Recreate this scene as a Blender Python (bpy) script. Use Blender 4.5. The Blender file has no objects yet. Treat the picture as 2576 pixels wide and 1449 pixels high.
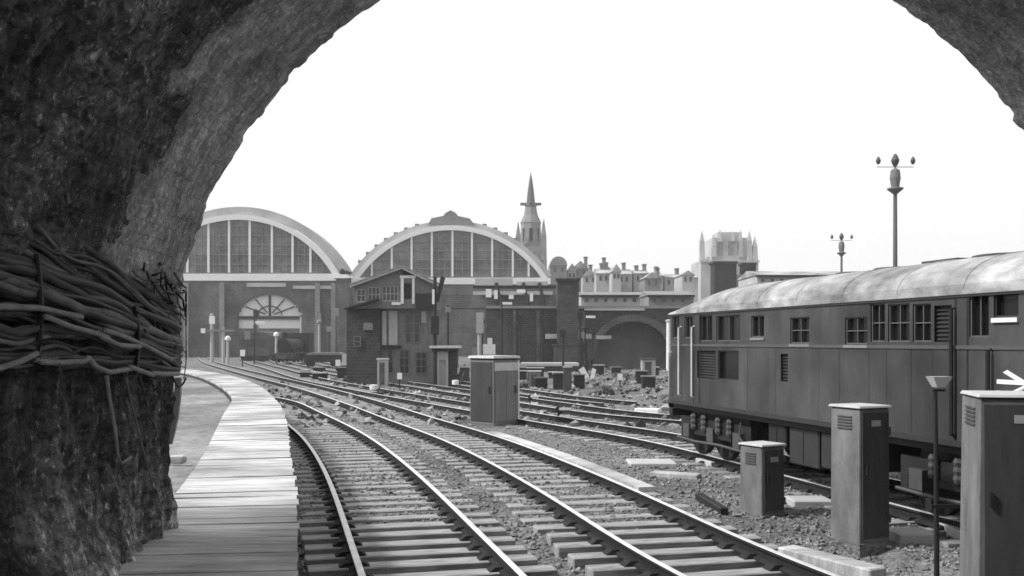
import bpy, math, random
import numpy as np
from mathutils import Vector, noise, Matrix
R = math.radians
S = bpy.context.scene
C = S.collection

# ------------------------------------------------------------------ camera, sky, sun, exposure
F, YH, H = 2422.0, 860.0, 2.2          # focal length and horizon row (photo 2576 px wide), eye height above rail top
cam = bpy.data.cameras.new('camera'); co = bpy.data.objects.new('camera', cam); C.objects.link(co)
co.location = (0, 0, H); co.rotation_euler = (R(90), 0, 0)
cam.sensor_width = 36; cam.lens = F/2576*36; cam.shift_y = (YH-724.5)/2576
cam.clip_start = .05; cam.clip_end = 4000
S.camera = co
SUN_EL, SUN_AZ = 46, -100               # azimuth from +Y (view direction), negative = left
w = bpy.data.worlds.new('World'); S.world = w; w.use_nodes = True
nt = w.node_tree; bg = nt.nodes['Background']
sky = nt.nodes.new('ShaderNodeTexSky'); sky.sky_type = 'NISHITA'; sky.sun_disc = False
sky.sun_elevation = R(SUN_EL); sky.sun_rotation = R(SUN_AZ); sky.air_density = 1.6; sky.dust_density = 6; sky.ozone_density = .5
bw = nt.nodes.new('ShaderNodeRGBToBW'); nt.links.new(sky.outputs[0], bw.inputs[0])
cl = nt.nodes.new('ShaderNodeMath'); cl.operation = 'MULTIPLY_ADD'; cl.inputs[1].default_value = .18; cl.inputs[2].default_value = 5.6   # even white cloud cover over the sky
nt.links.new(bw.outputs[0], cl.inputs[0]); nt.links.new(cl.outputs[0], bg.inputs[0])
bg.inputs[1].default_value = .12
sl = bpy.data.lights.new('sun', 'SUN'); sl.energy = 3.3; sl.angle = R(6); sl.color = (1, 1, 1)
so = bpy.data.objects.new('sun', sl); C.objects.link(so)
sd = Vector((math.sin(R(SUN_AZ))*math.cos(R(SUN_EL)), math.cos(R(SUN_AZ))*math.cos(R(SUN_EL)), math.sin(R(SUN_EL))))
so.rotation_euler = sd.to_track_quat('Z', 'Y').to_euler(); so.location = (0, 0, 60)
vs = S.view_settings; vs.view_transform = 'Standard'; vs.look = 'None'; vs.exposure = .55; vs.gamma = 1
S.cycles.filter_width = 1.6
S.cycles.max_bounces = 6

# ------------------------------------------------------------------ helpers
GZ = -.2                               # ballast level (rail top is z = 0)
rnd = random.Random(7)
def ground(x, y, z=0.0):               # point of the plane z seen at photo pixel (x, y)
    D = (H-z)*F/(y-YH); return ((x-1288)/F*D, D)
def PX(x, D): return (x-1288)/F*D
def PZ(y, D): return H-(y-YH)/F*D
def n3(x, y, z): return noise.noise(Vector((x, y, z)))

class MB:
    def __init__(s): s.v = []; s.f = []; s.m = []; s.mi = 0
    def add(s, vs, fs):
        b = len(s.v); s.v += [tuple(q) for q in vs]; s.f += [tuple(b+i for i in q) for q in fs]; s.m += [s.mi]*len(fs)
    def box(s, x0, x1, y0, y1, z0, z1, fr=None):
        p = [(x0,y0,z0),(x1,y0,z0),(x1,y1,z0),(x0,y1,z0),(x0,y0,z1),(x1,y0,z1),(x1,y1,z1),(x0,y1,z1)]
        if fr: p = [fr(*q) for q in p]
        s.add(p, [(0,3,2,1),(4,5,6,7),(0,1,5,4),(1,2,6,5),(2,3,7,6),(3,0,4,7)])
    def tbox(s, x0, x1, y0, y1, D, dep):   # a box whose front fills a photo rectangle at distance D
        s.box(PX(x0,D), PX(x1,D), D, D+dep, PZ(y1,D), PZ(y0,D))
    def frust(s, cx, cy, z0, z1, a0, b0, a1, b1, rz=0):   # tapered square column
        p = []
        for z, a, b in ((z0,a0,b0),(z1,a1,b1)):
            for sx, sy in ((-1,-1),(1,-1),(1,1),(-1,1)):
                x, y = sx*a/2, sy*b/2
                p.append((cx+x*math.cos(rz)-y*math.sin(rz), cy+x*math.sin(rz)+y*math.cos(rz), z))
        s.add(p, [(0,3,2,1),(4,5,6,7),(0,1,5,4),(1,2,6,5),(2,3,7,6),(3,0,4,7)])
    def tube(s, path, r, n=8, r1=None):
        path = [Vector(q) for q in path]; L = len(path); vs = []; fs = []
        for i, p in enumerate(path):
            t = (path[min(i+1,L-1)]-path[max(i-1,0)]).normalized()
            a = t.cross(Vector((0,0,1)) if abs(t.z) < .9 else Vector((1,0,0))).normalized(); b = t.cross(a)
            rr = r if r1 is None else r+(r1-r)*i/(L-1)
            for k in range(n):
                th = 2*math.pi*k/n; vs.append(p+a*(rr*math.cos(th))+b*(rr*math.sin(th)))
        for i in range(L-1):
            for k in range(n):
                fs.append((i*n+k, i*n+(k+1)%n, (i+1)*n+(k+1)%n, (i+1)*n+k))
        fs += [tuple(range(n))[::-1], tuple((L-1)*n+k for k in range(n))]
        s.add(vs, fs)
    def lathe(s, prof, cx=0, cy=0, cz=0, n=12):
        vs = []; fs = []
        for r, z in prof:
            for k in range(n):
                th = 2*math.pi*k/n; vs.append((cx+r*math.cos(th), cy+r*math.sin(th), cz+z))
        for i in range(len(prof)-1):
            for k in range(n): fs.append((i*n+k, i*n+(k+1)%n, (i+1)*n+(k+1)%n, (i+1)*n+k))
        fs += [tuple(range(n))[::-1], tuple((len(prof)-1)*n+k for k in range(n))]
        s.add(vs, fs)
    def prism(s, poly, d0, d1, fr=lambda a, b, d: (a, d, b)):   # polygon in (x, z), extruded along y
        n = len(poly)
        s.add([fr(a, b, d0) for a, b in poly]+[fr(a, b, d1) for a, b in poly],
              [tuple(range(n)), tuple(range(2*n-1, n-1, -1))]+[(i, n+i, n+(i+1)%n, (i+1)%n) for i in range(n)])
    def holes(s, u0, u1, z0, z1, hs, v0, v1, fr):               # wall slab with rectangular openings
        us = sorted({u0, u1, *[q for h in hs for q in h[:2] if u0 < q < u1]}); zs = sorted({z0, z1, *[q for h in hs for q in h[2:] if z0 < q < z1]})
        for a, b in zip(us[:-1], us[1:]):
            run = None
            for c, d in zip(zs[:-1], zs[1:]):
                inside = any(h[0] <= (a+b)/2 <= h[1] and h[2] <= (c+d)/2 <= h[3] for h in hs)
                if inside:
                    if run is not None: s.box(a, b, v0, v1, run, c, fr); run = None
                elif run is None: run = c
            if run is not None: s.box(a, b, v0, v1, run, z1, fr)
    def build(s, name, mats, parent=None, smooth=False, bevel=0):
        me = bpy.data.meshes.new(name)
        o = bpy.data.objects.new(name, me); C.objects.link(o)
        off = parent_loc(parent) if parent else Vector((0,0,0))
        if parent: o.parent = parent
        me.from_pydata([(a-off.x, b-off.y, c-off.z) for a, b, c in s.v], [], s.f)
        for m in (mats if isinstance(mats, (list, tuple)) else [mats]): me.materials.append(m)
        if any(s.m): me.polygons.foreach_set('material_index', s.m)
        me.validate(); me.update()
        import bmesh
        bm = bmesh.new(); bm.from_mesh(me); bmesh.ops.recalc_face_normals(bm, faces=bm.faces)
        if bevel:
            bmesh.ops.bevel(bm, geom=[e for e in bm.edges], offset=bevel, segments=1, affect='EDGES', clamp_overlap=True)
        bm.to_mesh(me); bm.free()
        if smooth: me.polygons.foreach_set('use_smooth', [True]*len(me.polygons))
        return o
def parent_loc(p):
    v = Vector((0,0,0))
    while p: v = v+p.location; p = p.parent
    return v
def tag(o, label, cat, group=None, kind=None):
    if label: o['label'] = label
    if cat: o['category'] = cat
    if group: o['group'] = group
    if kind: o['kind'] = kind
    return o
def thing(name, label, cat, loc, group=None):
    o = bpy.data.objects.new(name, None); C.objects.link(o); o.location = loc; o.empty_display_size = .2
    return tag(o, label, cat, group)
def copy_tree(o, parent=None):
    c = o.copy(); C.objects.link(c); c.parent = parent
    for ch in list(o.children): copy_tree(ch, c)
    return c

def mat(name, v, var=.3, scale=3., rough=.85, bump=.25, bscale=None, dist=.02, stretch=(1,1,1), metal=0., brick=None, spec=.3, big=0., rng=(.3,.7)):
    m = bpy.data.materials.new(name); m.use_nodes = True; nt = m.node_tree; N = nt.nodes; L = nt.links
    p = N['Principled BSDF']; p.inputs['Roughness'].default_value = rough; p.inputs['Metallic'].default_value = metal
    p.inputs['Specular IOR Level'].default_value = spec
    tc = N.new('ShaderNodeTexCoord'); mp = N.new('ShaderNodeMapping'); mp.inputs['Scale'].default_value = stretch
    L.new(tc.outputs['Object'], mp.inputs[0])
    nz = N.new('ShaderNodeTexNoise'); nz.inputs['Scale'].default_value = scale; nz.inputs['Detail'].default_value = 8; nz.inputs['Roughness'].default_value = .65
    L.new(mp.outputs[0], nz.inputs['Vector'])
    mr = N.new('ShaderNodeMapRange'); mr.inputs[1].default_value = rng[0]; mr.inputs[2].default_value = rng[1]
    mr.inputs[3].default_value = v*(1-var); mr.inputs[4].default_value = v*(1+var)
    L.new(nz.outputs[0], mr.inputs[0]); col = mr.outputs[0]
    def mul(a, b):
        k = N.new('ShaderNodeMath'); k.operation = 'MULTIPLY'; L.new(a, k.inputs[0])
        if hasattr(b, 'links'): L.new(b, k.inputs[1])
        else: k.inputs[1].default_value = b
        return k.outputs[0]
    if big:
        n2 = N.new('ShaderNodeTexNoise'); n2.inputs['Scale'].default_value = big; n2.inputs['Detail'].default_value = 4; L.new(tc.outputs['Object'], n2.inputs['Vector'])
        r2 = N.new('ShaderNodeMapRange'); r2.inputs[1].default_value = .35; r2.inputs[2].default_value = .65; r2.inputs[3].default_value = .6; r2.inputs[4].default_value = 1.35
        L.new(n2.outputs[0], r2.inputs[0]); col = mul(col, r2.outputs[0])
    hgt = nz.outputs[0]
    if bscale:
        n4 = N.new('ShaderNodeTexNoise'); n4.inputs['Scale'].default_value = bscale; n4.inputs['Detail'].default_value = 6; L.new(mp.outputs[0], n4.inputs['Vector']); hgt = n4.outputs[0]
    if brick:
        sp = N.new('ShaderNodeSeparateXYZ'); L.new(tc.outputs['Object'], sp.inputs[0])
        ad = N.new('ShaderNodeMath'); ad.operation = 'ADD'; L.new(sp.outputs[0], ad.inputs[0]); L.new(sp.outputs[1], ad.inputs[1])
        cb = N.new('ShaderNodeCombineXYZ'); L.new(ad.outputs[0], cb.inputs[0]); L.new(sp.outputs[2], cb.inputs[1])
        br = N.new('ShaderNodeTexBrick'); br.inputs['Scale'].default_value = 1; br.inputs['Brick Width'].default_value = brick; br.inputs['Row Height'].default_value = brick/2.8
        br.inputs['Mortar Size'].default_value = brick*.04; br.inputs['Color1'].default_value = (.8,.8,.8,1); br.inputs['Color2'].default_value = (1.15,1.15,1.15,1); br.inputs['Mortar'].default_value = (1.45,1.45,1.45,1)
        L.new(cb.outputs[0], br.inputs['Vector'])
        b2 = N.new('ShaderNodeRGBToBW'); L.new(br.outputs['Color'], b2.inputs[0]); col = mul(col, b2.outputs[0])
    L.new(col, p.inputs['Base Color'])
    if bump:
        bp = N.new('ShaderNodeBump'); bp.inputs['Strength'].default_value = bump; bp.inputs['Distance'].default_value = dist
        L.new(hgt, bp.inputs['Height']); L.new(bp.outputs[0], p.inputs['Normal'])
    return m

M = dict(
 ballast=mat('ballast', .13, .6, 11, bump=1., bscale=16, dist=.07, big=.3),
 stonechip=mat('stone chip', .17, .65, 3.5, bump=.3),
 rubble=mat('yard rubble', .17, .9, .8, bump=.2, rng=(.42,.6)), earth=mat('earth', .17, .35, 6, bump=.6, bscale=9, dist=.05, big=.5),
 sleeper=mat('weathered sleeper', .25, .5, 2.6, bump=.6, stretch=(1,7,7)),
 board=mat('worn boards', .37, .4, 2.2, bump=.45, stretch=(1,7,1), big=.8),
 railside=mat('rusty rail side', .016, .4, 6, bump=.3), railtop=mat('polished rail', .6, .2, 5, rough=.45, metal=.25, bump=0),
 vault=mat('sooty vault stone', .17, .5, 15, bump=1., bscale=13, dist=.06, big=.9, rng=(.38,.64)),
 pier=mat('rough pier rock', .115, .9, 15, bump=1., bscale=13, dist=.12, stretch=(1.2,1.2,.45), big=2.2, rng=(.4,.66)),
 ledge=mat('slate ledge', .32, .6, 9, bump=.6, bscale=12, dist=.03),
 concrete=mat('concrete', .15, .45, 3, bump=.3, bscale=20, stretch=(1,1,.4)), cap=mat('pale concrete cap', .4, .15, 5, bump=.2),
 soot=mat('soot black brick', .018, .4, 2, bump=.3, brick=.3), brick=mat('dark brick', .055, .3, 1.5, bump=.25, brick=.24, big=.3), brickd=mat('sooty brick', .042, .35, 1.5, bump=.3, brick=.5),
 brickm=mat('grey brick', .07, .45, .7, bump=.25, brick=.6, big=.2, stretch=(1,1,.5)),
 slate=mat('slate roof', .25, .35, 3.5, bump=.4, brick=.33, big=.35), slated=mat('dark slate roof', .16, .3, 2.5, bump=.4, brick=.5),
 white=mat('weathered white paint', .62, .12, 4, bump=.1), pale=mat('pale stone', .34, .2, .4, bump=.1), palem=mat('mid stone', .17, .25, .5, bump=.1),
 far=mat('hazed distant stone', .36, .2, .2, bump=0), glass=mat('dark window glass', .03, .3, .8, rough=.15, spec=.5, bump=0),  # distant stone lightened, haze put into its colour
 shedglass=mat('grimy shed glazing', .14, .5, .5, rough=.5, bump=0, big=.1), black=mat('black iron', .016, .4, 5, rough=.6, bump=.1),
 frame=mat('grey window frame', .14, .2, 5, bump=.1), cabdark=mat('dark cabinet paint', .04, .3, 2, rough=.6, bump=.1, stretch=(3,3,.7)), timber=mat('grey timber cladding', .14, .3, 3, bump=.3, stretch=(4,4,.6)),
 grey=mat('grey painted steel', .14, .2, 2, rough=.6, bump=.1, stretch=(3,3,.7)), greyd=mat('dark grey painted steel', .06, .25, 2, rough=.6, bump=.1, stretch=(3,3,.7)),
 leaf=mat('dark leaf', .03, .5, 5, bump=0, rough=.6), leafm=mat('mid leaf', .12, .5, 4, bump=0, rough=.6), leafd=mat('hazy distant leaf', .22, .4, 1., bump=0), leafp=mat('pale dry leaf', .15, .4, 4, bump=0), twig=mat('twig', .06, .3, 8),
 slivertone=mat('pale root', .3, .3, 9), lead=mat('lead flashing', .5, .15, 3, bump=.1), lamp=mat('lamp glass', .5, .1, 3, rough=.3, bump=0),
)

def masonry(name, v, bw_, bh, mortar, cvar, rough_d, nsc, dark, con=1., lowpale=False):
    m = bpy.data.materials.new(name); m.use_nodes = True; nt = m.node_tree; N = nt.nodes; L = nt.links
    p = N['Principled BSDF']; p.inputs['Roughness'].default_value = .85; p.inputs['Specular IOR Level'].default_value = .35
    uv = N.new('ShaderNodeUVMap'); tc = N.new('ShaderNodeTexCoord')
    wn = N.new('ShaderNodeTexNoise'); wn.inputs['Scale'].default_value = 5; L.new(uv.outputs[0], wn.inputs['Vector'])
    mx = N.new('ShaderNodeVectorMath'); mx.operation = 'MULTIPLY_ADD'; mx.inputs[1].default_value = (.03,.03,0); L.new(wn.outputs['Color'], mx.inputs[0]); L.new(uv.outputs[0], mx.inputs[2])
    br = N.new('ShaderNodeTexBrick'); br.inputs['Scale'].default_value = 1; br.inputs['Brick Width'].default_value = bw_; br.inputs['Row Height'].default_value = bh; br.inputs['Mortar Size'].default_value = mortar; br.inputs['Mortar Smooth'].default_value = .4
    br.inputs['Color1'].default_value = (1-cvar,)*3+(1,); br.inputs['Color2'].default_value = (1+cvar,)*3+(1,); br.inputs['Mortar'].default_value = (dark,)*3+(1,); L.new(mx.outputs[0], br.inputs['Vector'])
    def noise_(scale, st, lo, hi, a, b_):
        mp = N.new('ShaderNodeMapping'); mp.inputs['Scale'].default_value = st; L.new(tc.outputs['Object'], mp.inputs[0])
        n_ = N.new('ShaderNodeTexNoise'); n_.inputs['Scale'].default_value = scale; n_.inputs['Detail'].default_value = 9; n_.inputs['Roughness'].default_value = .7; L.new(mp.outputs[0], n_.inputs['Vector'])
        r_ = N.new('ShaderNodeMapRange'); r_.inputs[1].default_value = lo; r_.inputs[2].default_value = hi; r_.inputs[3].default_value = a; r_.inputs[4].default_value = b_; L.new(n_.outputs[0], r_.inputs[0]); return n_.outputs[0], r_.outputs[0]
    h1, c1 = noise_(nsc, (1,1,1), .4, .62, 1-.6*con, 1+.7*con)
    h2, c2 = noise_(1.3, (1,1,.5), .4, .6, 1-.6*con, 1+.55*con)       # big soot and damp patches
    h3, c3 = noise_(5, (1.5,1.5,.12), .45, .6, .7, 1.25)      # runs of dirt down the wall
    h4, c4 = noise_(nsc*1.8, (1,1,.6), .57, .63, 1., 1+2.4*con)     # lime specks
    def mul(a, b_):
        k = N.new('ShaderNodeMath'); k.operation = 'MULTIPLY'; L.new(a, k.inputs[0])
        if isinstance(b_, float): k.inputs[1].default_value = b_
        else: L.new(b_, k.inputs[1])
        return k.outputs[0]
    b2 = N.new('ShaderNodeRGBToBW'); L.new(br.outputs['Color'], b2.inputs[0])
    L.new(mul(mul(mul(mul(mul(b2.outputs[0], c1), c2), c3), c4), v), p.inputs['Base Color'])
    if lowpale:                                                   # colour patchily lightened towards the bottom of the wall
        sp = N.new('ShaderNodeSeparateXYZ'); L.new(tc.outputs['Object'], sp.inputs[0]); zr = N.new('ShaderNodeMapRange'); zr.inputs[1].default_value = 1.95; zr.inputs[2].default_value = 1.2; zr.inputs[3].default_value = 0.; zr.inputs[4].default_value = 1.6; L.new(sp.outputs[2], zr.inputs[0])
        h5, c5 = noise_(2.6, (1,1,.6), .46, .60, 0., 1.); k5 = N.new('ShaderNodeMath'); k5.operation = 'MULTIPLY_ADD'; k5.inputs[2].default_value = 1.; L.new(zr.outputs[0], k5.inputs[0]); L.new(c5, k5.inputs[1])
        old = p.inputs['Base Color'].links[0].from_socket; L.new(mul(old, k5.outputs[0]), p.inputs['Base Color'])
    ad = N.new('ShaderNodeMath'); ad.operation = 'MULTIPLY_ADD'; ad.inputs[1].default_value = -.25; L.new(br.outputs['Fac'], ad.inputs[0]); L.new(h1, ad.inputs[2])
    bp = N.new('ShaderNodeBump'); bp.inputs['Strength'].default_value = 1; bp.inputs['Distance'].default_value = rough_d; L.new(ad.outputs[0], bp.inputs['Height']); L.new(bp.outputs[0], p.inputs['Normal'])
    return m
M['vault'] = masonry('sooty vault brick', .33, .24, .082, .006, .08, .012, 26, .9, .5)
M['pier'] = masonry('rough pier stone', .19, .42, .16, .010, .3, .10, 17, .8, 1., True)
M.update(loco=mat('grey locomotive paint', .042, .35, 2.2, rough=.55, bump=.08, big=.7, spec=.3, stretch=(1.4,1.4,.5)), loco2=mat('dark locomotive trim', .03, .2, 3, rough=.5, bump=.05), locostrip=mat('pale waist strip paint', .075, .15, 4, bump=.02), locoframe=mat('grey window surround', .09, .2, 5, bump=0), locoglass=mat('black locomotive glass', .008, .3, 1, rough=.25, spec=.25, bump=0), emblem=mat('white emblem paint', .7, .06, 4, bump=0),
 locoroof=mat('weathered pale locomotive roof', .25, .5, 2.4, rough=.65, bump=.1, big=.9, stretch=(1,1,2)), cabdoor=mat('shaded cabinet door', .05, .3, 3, rough=.55, bump=.12, stretch=(3,3,.6)),
 cableA=mat('black cable sheath', .03, .4, 8, rough=.6, bump=.1), cableB=mat('dusty dark cable', .08, .4, 9, bump=.1), cableC=mat('dusty grey cable', .17, .4, 9, bump=.1), hose=mat('pale dusty hose', .26, .3, 9, bump=.2))

# ------------------------------------------------------------------ setting: ground, platform, verge
b = MB()
xs = list(np.linspace(-14, 16, 121)); ys = list(np.linspace(-6, 40, 185))
def gz(x, y):
    near = max(0, min(1, (12.8-y)/1.6)); on = -3 < x-(-.25*(y-9)) < 5 and y > 5
    return GZ+(-.09*near if on else 0)+(.04*max(0, min(1, (y-12.2)/1.5)))+.03*n3(x*1.1, y*1.1, 0)+.018*n3(x*5, y*5, 3)-.01
vs_ = [(x, y, gz(x, y)) for y in ys for x in xs]
nx = len(xs); b.add(vs_, [(j*nx+i, j*nx+i+1, (j+1)*nx+i+1, (j+1)*nx+i) for j in range(len(ys)-1) for i in range(nx-1)])
# outer skirt to the horizon
X0, X1, Y0, Y1 = xs[0], xs[-1], ys[0], ys[-1]; z = GZ-.03
b.box(-1500, X0, -200, 2500, z-.2, z); b.box(X1, 1500, -200, 2500, z-.2, z); b.box(X0, X1, Y1, 2500, z-.2, z); b.box(X0, X1, -200, Y0, z-.2, z)
tag(b.build('ground', M['ballast'], smooth=False), 'grey ballast floor of the railway yard', 'ground', kind='structure')

def catmull(pts, step):
    pts = np.array(pts, float); P = np.vstack([2*pts[0]-pts[1], pts, 2*pts[-1]-pts[-2]]); out = []
    for i in range(1, len(P)-2):
        for t in np.linspace(0, 1, 24, endpoint=False):
            a, bb, c, d = P[i-1], P[i], P[i+1], P[i+2]
            out.append(.5*(2*bb+(c-a)*t+(2*a-5*bb+4*c-d)*t*t+(3*bb-a-3*c+d)*t**3))
    out.append(P[-2]); out = np.array(out); s = np.r_[0, np.cumsum(np.linalg.norm(np.diff(out, axis=0), axis=1))]
    q = np.arange(0, s[-1], step); return np.c_[np.interp(q, s, out[:,0]), np.interp(q, s, out[:,1])]

# platform: cross boards laid on a raised base, curving away to the left
ZP = .95
pr = [ground(*q, ZP) for q in [(745,1449),(745,1227),(733,1144),(717,1044),(689,1000),(645,966),(589,947),(533,936),(480,929)]]
pl = [ground(*q, ZP) for q in [(340,1449),(461,1216),(517,1133),(561,1044),(583,1000),(556,972),(512,950),(470,938),(430,931)]]
pr[0] = (-1.12, 5.0); pl[0] = (-2.15, 5.0)
pr = [(-.75,1.0),(-.85,3.0)]+pr; pl = [(-2.2,1.0),(-2.2,3.0)]+pl
def rs(pts, n):
    q = catmull(pts, .02); return q[np.linspace(0, len(q)-1, n).astype(int)]
n = 190; Rr, Ll = rs(pr, n), rs(pl, n)
b = MB(); bs = MB(); k = 0
rp = random.Random(3)
while k < n-1:
    j = k+1
    a0, a1, c0, c1 = Vector((*Ll[k],0)), Vector((*Ll[j],0)), Vector((*Rr[k],0)), Vector((*Rr[j],0))
    g = rp.choice([.006,.008,.01,.012,.05]) ; dz = rp.uniform(-.004,.004); ex = rp.uniform(-.015,.015)
    q = [a0.lerp(a1,g), c0.lerp(c1,g), c0.lerp(c1,1-g), a0.lerp(a1,1-g)]
    q[1] += (q[1]-q[0]).normalized()*ex; q[2] += (q[2]-q[3]).normalized()*ex
    b.add([(p.x,p.y,ZP-.05+dz) for p in q]+[(p.x,p.y,ZP+dz+rp.uniform(-.004,.004)) for p in q], [(0,3,2,1),(4,5,6,7),(0,1,5,4),(1,2,6,5),(2,3,7,6),(3,0,4,7)])
    k = j
nv = []
for i in range(n): nv += [(Ll[i][0]+.03, Ll[i][1], -.4), (Ll[i][0]+.03, Ll[i][1], ZP-.06), (Rr[i][0]-.05, Rr[i][1], ZP-.06), (Rr[i][0]-.05, Rr[i][1], -.4)]
bs.add(nv, [(4*i+c, 4*i+c+1, 4*i+5+c, 4*i+4+c) for i in range(n-1) for c in range(3)]+[(0,3,2,1),(4*n-4,4*n-3,4*n-2,4*n-1)])
pt_ = thing('platform', 'narrow curving platform of worn grey cross boards beside the left track', 'platform', (-3,10,GZ)); pt_['kind'] = 'structure'
b.build('boards', M['board'], pt_); bs.build('base', M['brickd'], pt_)
# earth verge left of the platform
b = MB(); cols = 16; vv = []
for i in range(n):
    for c in range(cols):
        u = c/(cols-1); x = Ll[i][0]-.02-u*(1.5+.12*Ll[i][1]); y = Ll[i][1]+u*.3
        vv.append((x, y, ZP-.14-.10*u+.05*n3(x*2,y*2,1)*(c > 0)+.02*n3(x*9,y*9,4)))
b.add(vv, [(i*cols+c, i*cols+c+1, (i+1)*cols+c+1, (i+1)*cols+c) for i in range(24, n-1) for c in range(cols-1)])
tag(b.build('verge', M['earth'], smooth=True), 'bare grey earth verge left of the boarded platform', 'verge', kind='structure')

# ------------------------------------------------------------------ tracks
def railsweep(mb, path, off):
    # rail section swept along path (n x 2), shifted sideways by off
    t = np.gradient(path, axis=0); t /= np.linalg.norm(t, axis=1)[:,None]; nrm = np.c_[t[:,1], -t[:,0]]
    sec = [(-.065,-.15),(-.06,-.13),(-.014,-.115),(-.014,-.045),(-.036,-.035),(-.036,-.004),(-.03,0),(.03,0),(.036,-.004),(.036,-.035),(.014,-.045),(.014,-.115),(.06,-.13),(.065,-.15)]
    ns = len(sec); base = len(mb.v)
    for p, q in zip(path, nrm):
        for a, zz in sec: mb.v.append((p[0]+q[0]*(off+a), p[1]+q[1]*(off+a), zz))
    for i in range(len(path)-1):
        for c in range(ns-1):
            mb.f.append((base+i*ns+c, base+i*ns+c+1, base+(i+1)*ns+c+1, base+(i+1)*ns+c)); mb.m.append(1 if 5 <= c <= 7 else 0)
rsl = random.Random(11)
sl_mesh = None
def sleeper_mb(L=2.5, W=.25):
    s = MB(); s.box(-L/2, L/2, -W/2, W/2, -.33, -.15); return s
def track(label, pts, gauge, group, near, spacing=.62, check=None, smax=100):
    global sl_mesh
    path = catmull(pts, .12)
    for _ in range(3):
        kn = min(31, (len(path)//8)*2+1); pad = kn//2; ext = np.vstack([2*path[0]-path[pad:0:-1], path, 2*path[-1]-path[-2:-pad-2:-1]])
        path = np.c_[np.convolve(ext[:,0], np.ones(kn)/kn, 'valid'), np.convolve(ext[:,1], np.ones(kn)/kn, 'valid')]
    t = thing('railway_track', label, 'railway track', (float(path[0][0]), float(path[0][1]), GZ), group)
    for sgn in (-1, 1):
        r = MB(); railsweep(r, path, sgn*(gauge/2+.035)); r.build('rail', [M['railside'], M['railtop']], t)
    if check:
        r = MB(); railsweep(r, path[check[0]:check[1]], gauge/2-.06+.035); r.build('check_rail', [M['railside'], M['railside']], t)
    s = np.r_[0, np.cumsum(np.linalg.norm(np.diff(path, axis=0), axis=1))]; ch = MB(); rest = MB(); cnt = 0
    q = 0.05
    while q < s[-1]-.2:
        x, y = np.interp(q, s, path[:,0]), np.interp(q, s, path[:,1]); x2, y2 = np.interp(q+.1, s, path[:,0]), np.interp(q+.1, s, path[:,1])
        a = math.atan2(y2-y, x2-x)-math.pi/2+rsl.uniform(-.015,.015)
        if cnt < smax and y < near:
            if sl_mesh is None:
                o = sleeper_mb().build('sleeper', M['sleeper'], None, bevel=.012); sl_mesh = o.data
            else:
                o = bpy.data.objects.new('sleeper', sl_mesh); C.objects.link(o)
            o.parent = t; o.location = (x-t.location.x, y-t.location.y, -t.location.z+rsl.uniform(-.008,.008)); o.rotation_euler = (0,0,a+(math.pi if rsl.random() < .5 else 0))
            o.scale = (rsl.uniform(.97,1.04), rsl.uniform(.9,1.1), 1); cnt += 1
        else: rest.frust(x, y, -.3, -.15, 2.5, .25, 2.5, .25, a)
        if y < 60:
            for sg in (-1, 1):
                ox = sg*(gauge/2+.035); ch.frust(x+math.cos(a)*ox, y+math.sin(a)*ox, -.151, -.1, .34, .17, .2, .14, a)
        q += spacing
    o = ch.build('rail_chair', M['railside'], t); o['kind'] = 'stuff'
    if rest.v: o = rest.build('sleeper', M['sleeper'], t); o['kind'] = 'stuff'
    return path
def gp(L, z=0): return [ground(x, y, z) for x, y in L]
A = gp([(1106,1449),(1057,1361),(1014,1298),(981,1252),(941,1196),(891,1140),(841,1094),(801,1069),(737,1034),(668,1003)])
A = [(.62,1.0),(.30,4.2),(-.12,7.0)]+A+[(-15.5,46),(-20,56),(-26,72),(-38,105)]
PA = track('left track curving close along the boarded platform', A, 1.41, 'railway tracks through the yard', 34, .55)
Bc = gp([(1878,1449),(1726,1366),(1620,1305),(1480,1232),(1370,1180),(1268,1134),(1155,1090),(1040,1055),(930,1017),(815,983),(750,966)])
Bc = [(4.9,2.0),(3.6,5.6)]+Bc+[(-16.0,62),(-25,84.5),(-34,108),(-45,140)]
PB = track('middle track with a check rail between platform track and grey cabinet', Bc, 1.31, 'railway tracks through the yard', 50, spacing=.55)
Cc = [(7.2,8.0),(6.22,12),(5.23,16),(4.625,18.45),(4.0,21),(3.35,22.9),(2.45,24.6),(1.1,27.3),(-.85,31.6),(-3.6,37.7),(-7.5,46.7),(-12.3,58.5)]
Cc = Cc+[(-20,81),(-29,107),(-39,140)]
track('track carrying the grey diesel locomotive, passing behind the middle cabinet', Cc, 1.4, 'railway tracks through the yard', 60)
Dc = gp([(1700,1062),(1560,1040),(1420,1020),(1260,998),(1100,975),(940,952)])
Dc = [(8.5,20.5),(7.0,25.5)]+Dc[1:]+[(-16.8,80),(-25.5,106),(-35,140)]
track('outermost track curving past the signal box front', Dc, 1.435, 'railway tracks through the yard', 5)
Ec = gp([(1560,1012),(1430,1000),(1280,979),(1120,958)])+[(-10.2,72),(-19,97),(-31,140)]
track('faint siding close in front of the small flat roofed hut', Ec, 1.435, 'railway tracks through the yard', 5)

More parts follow.
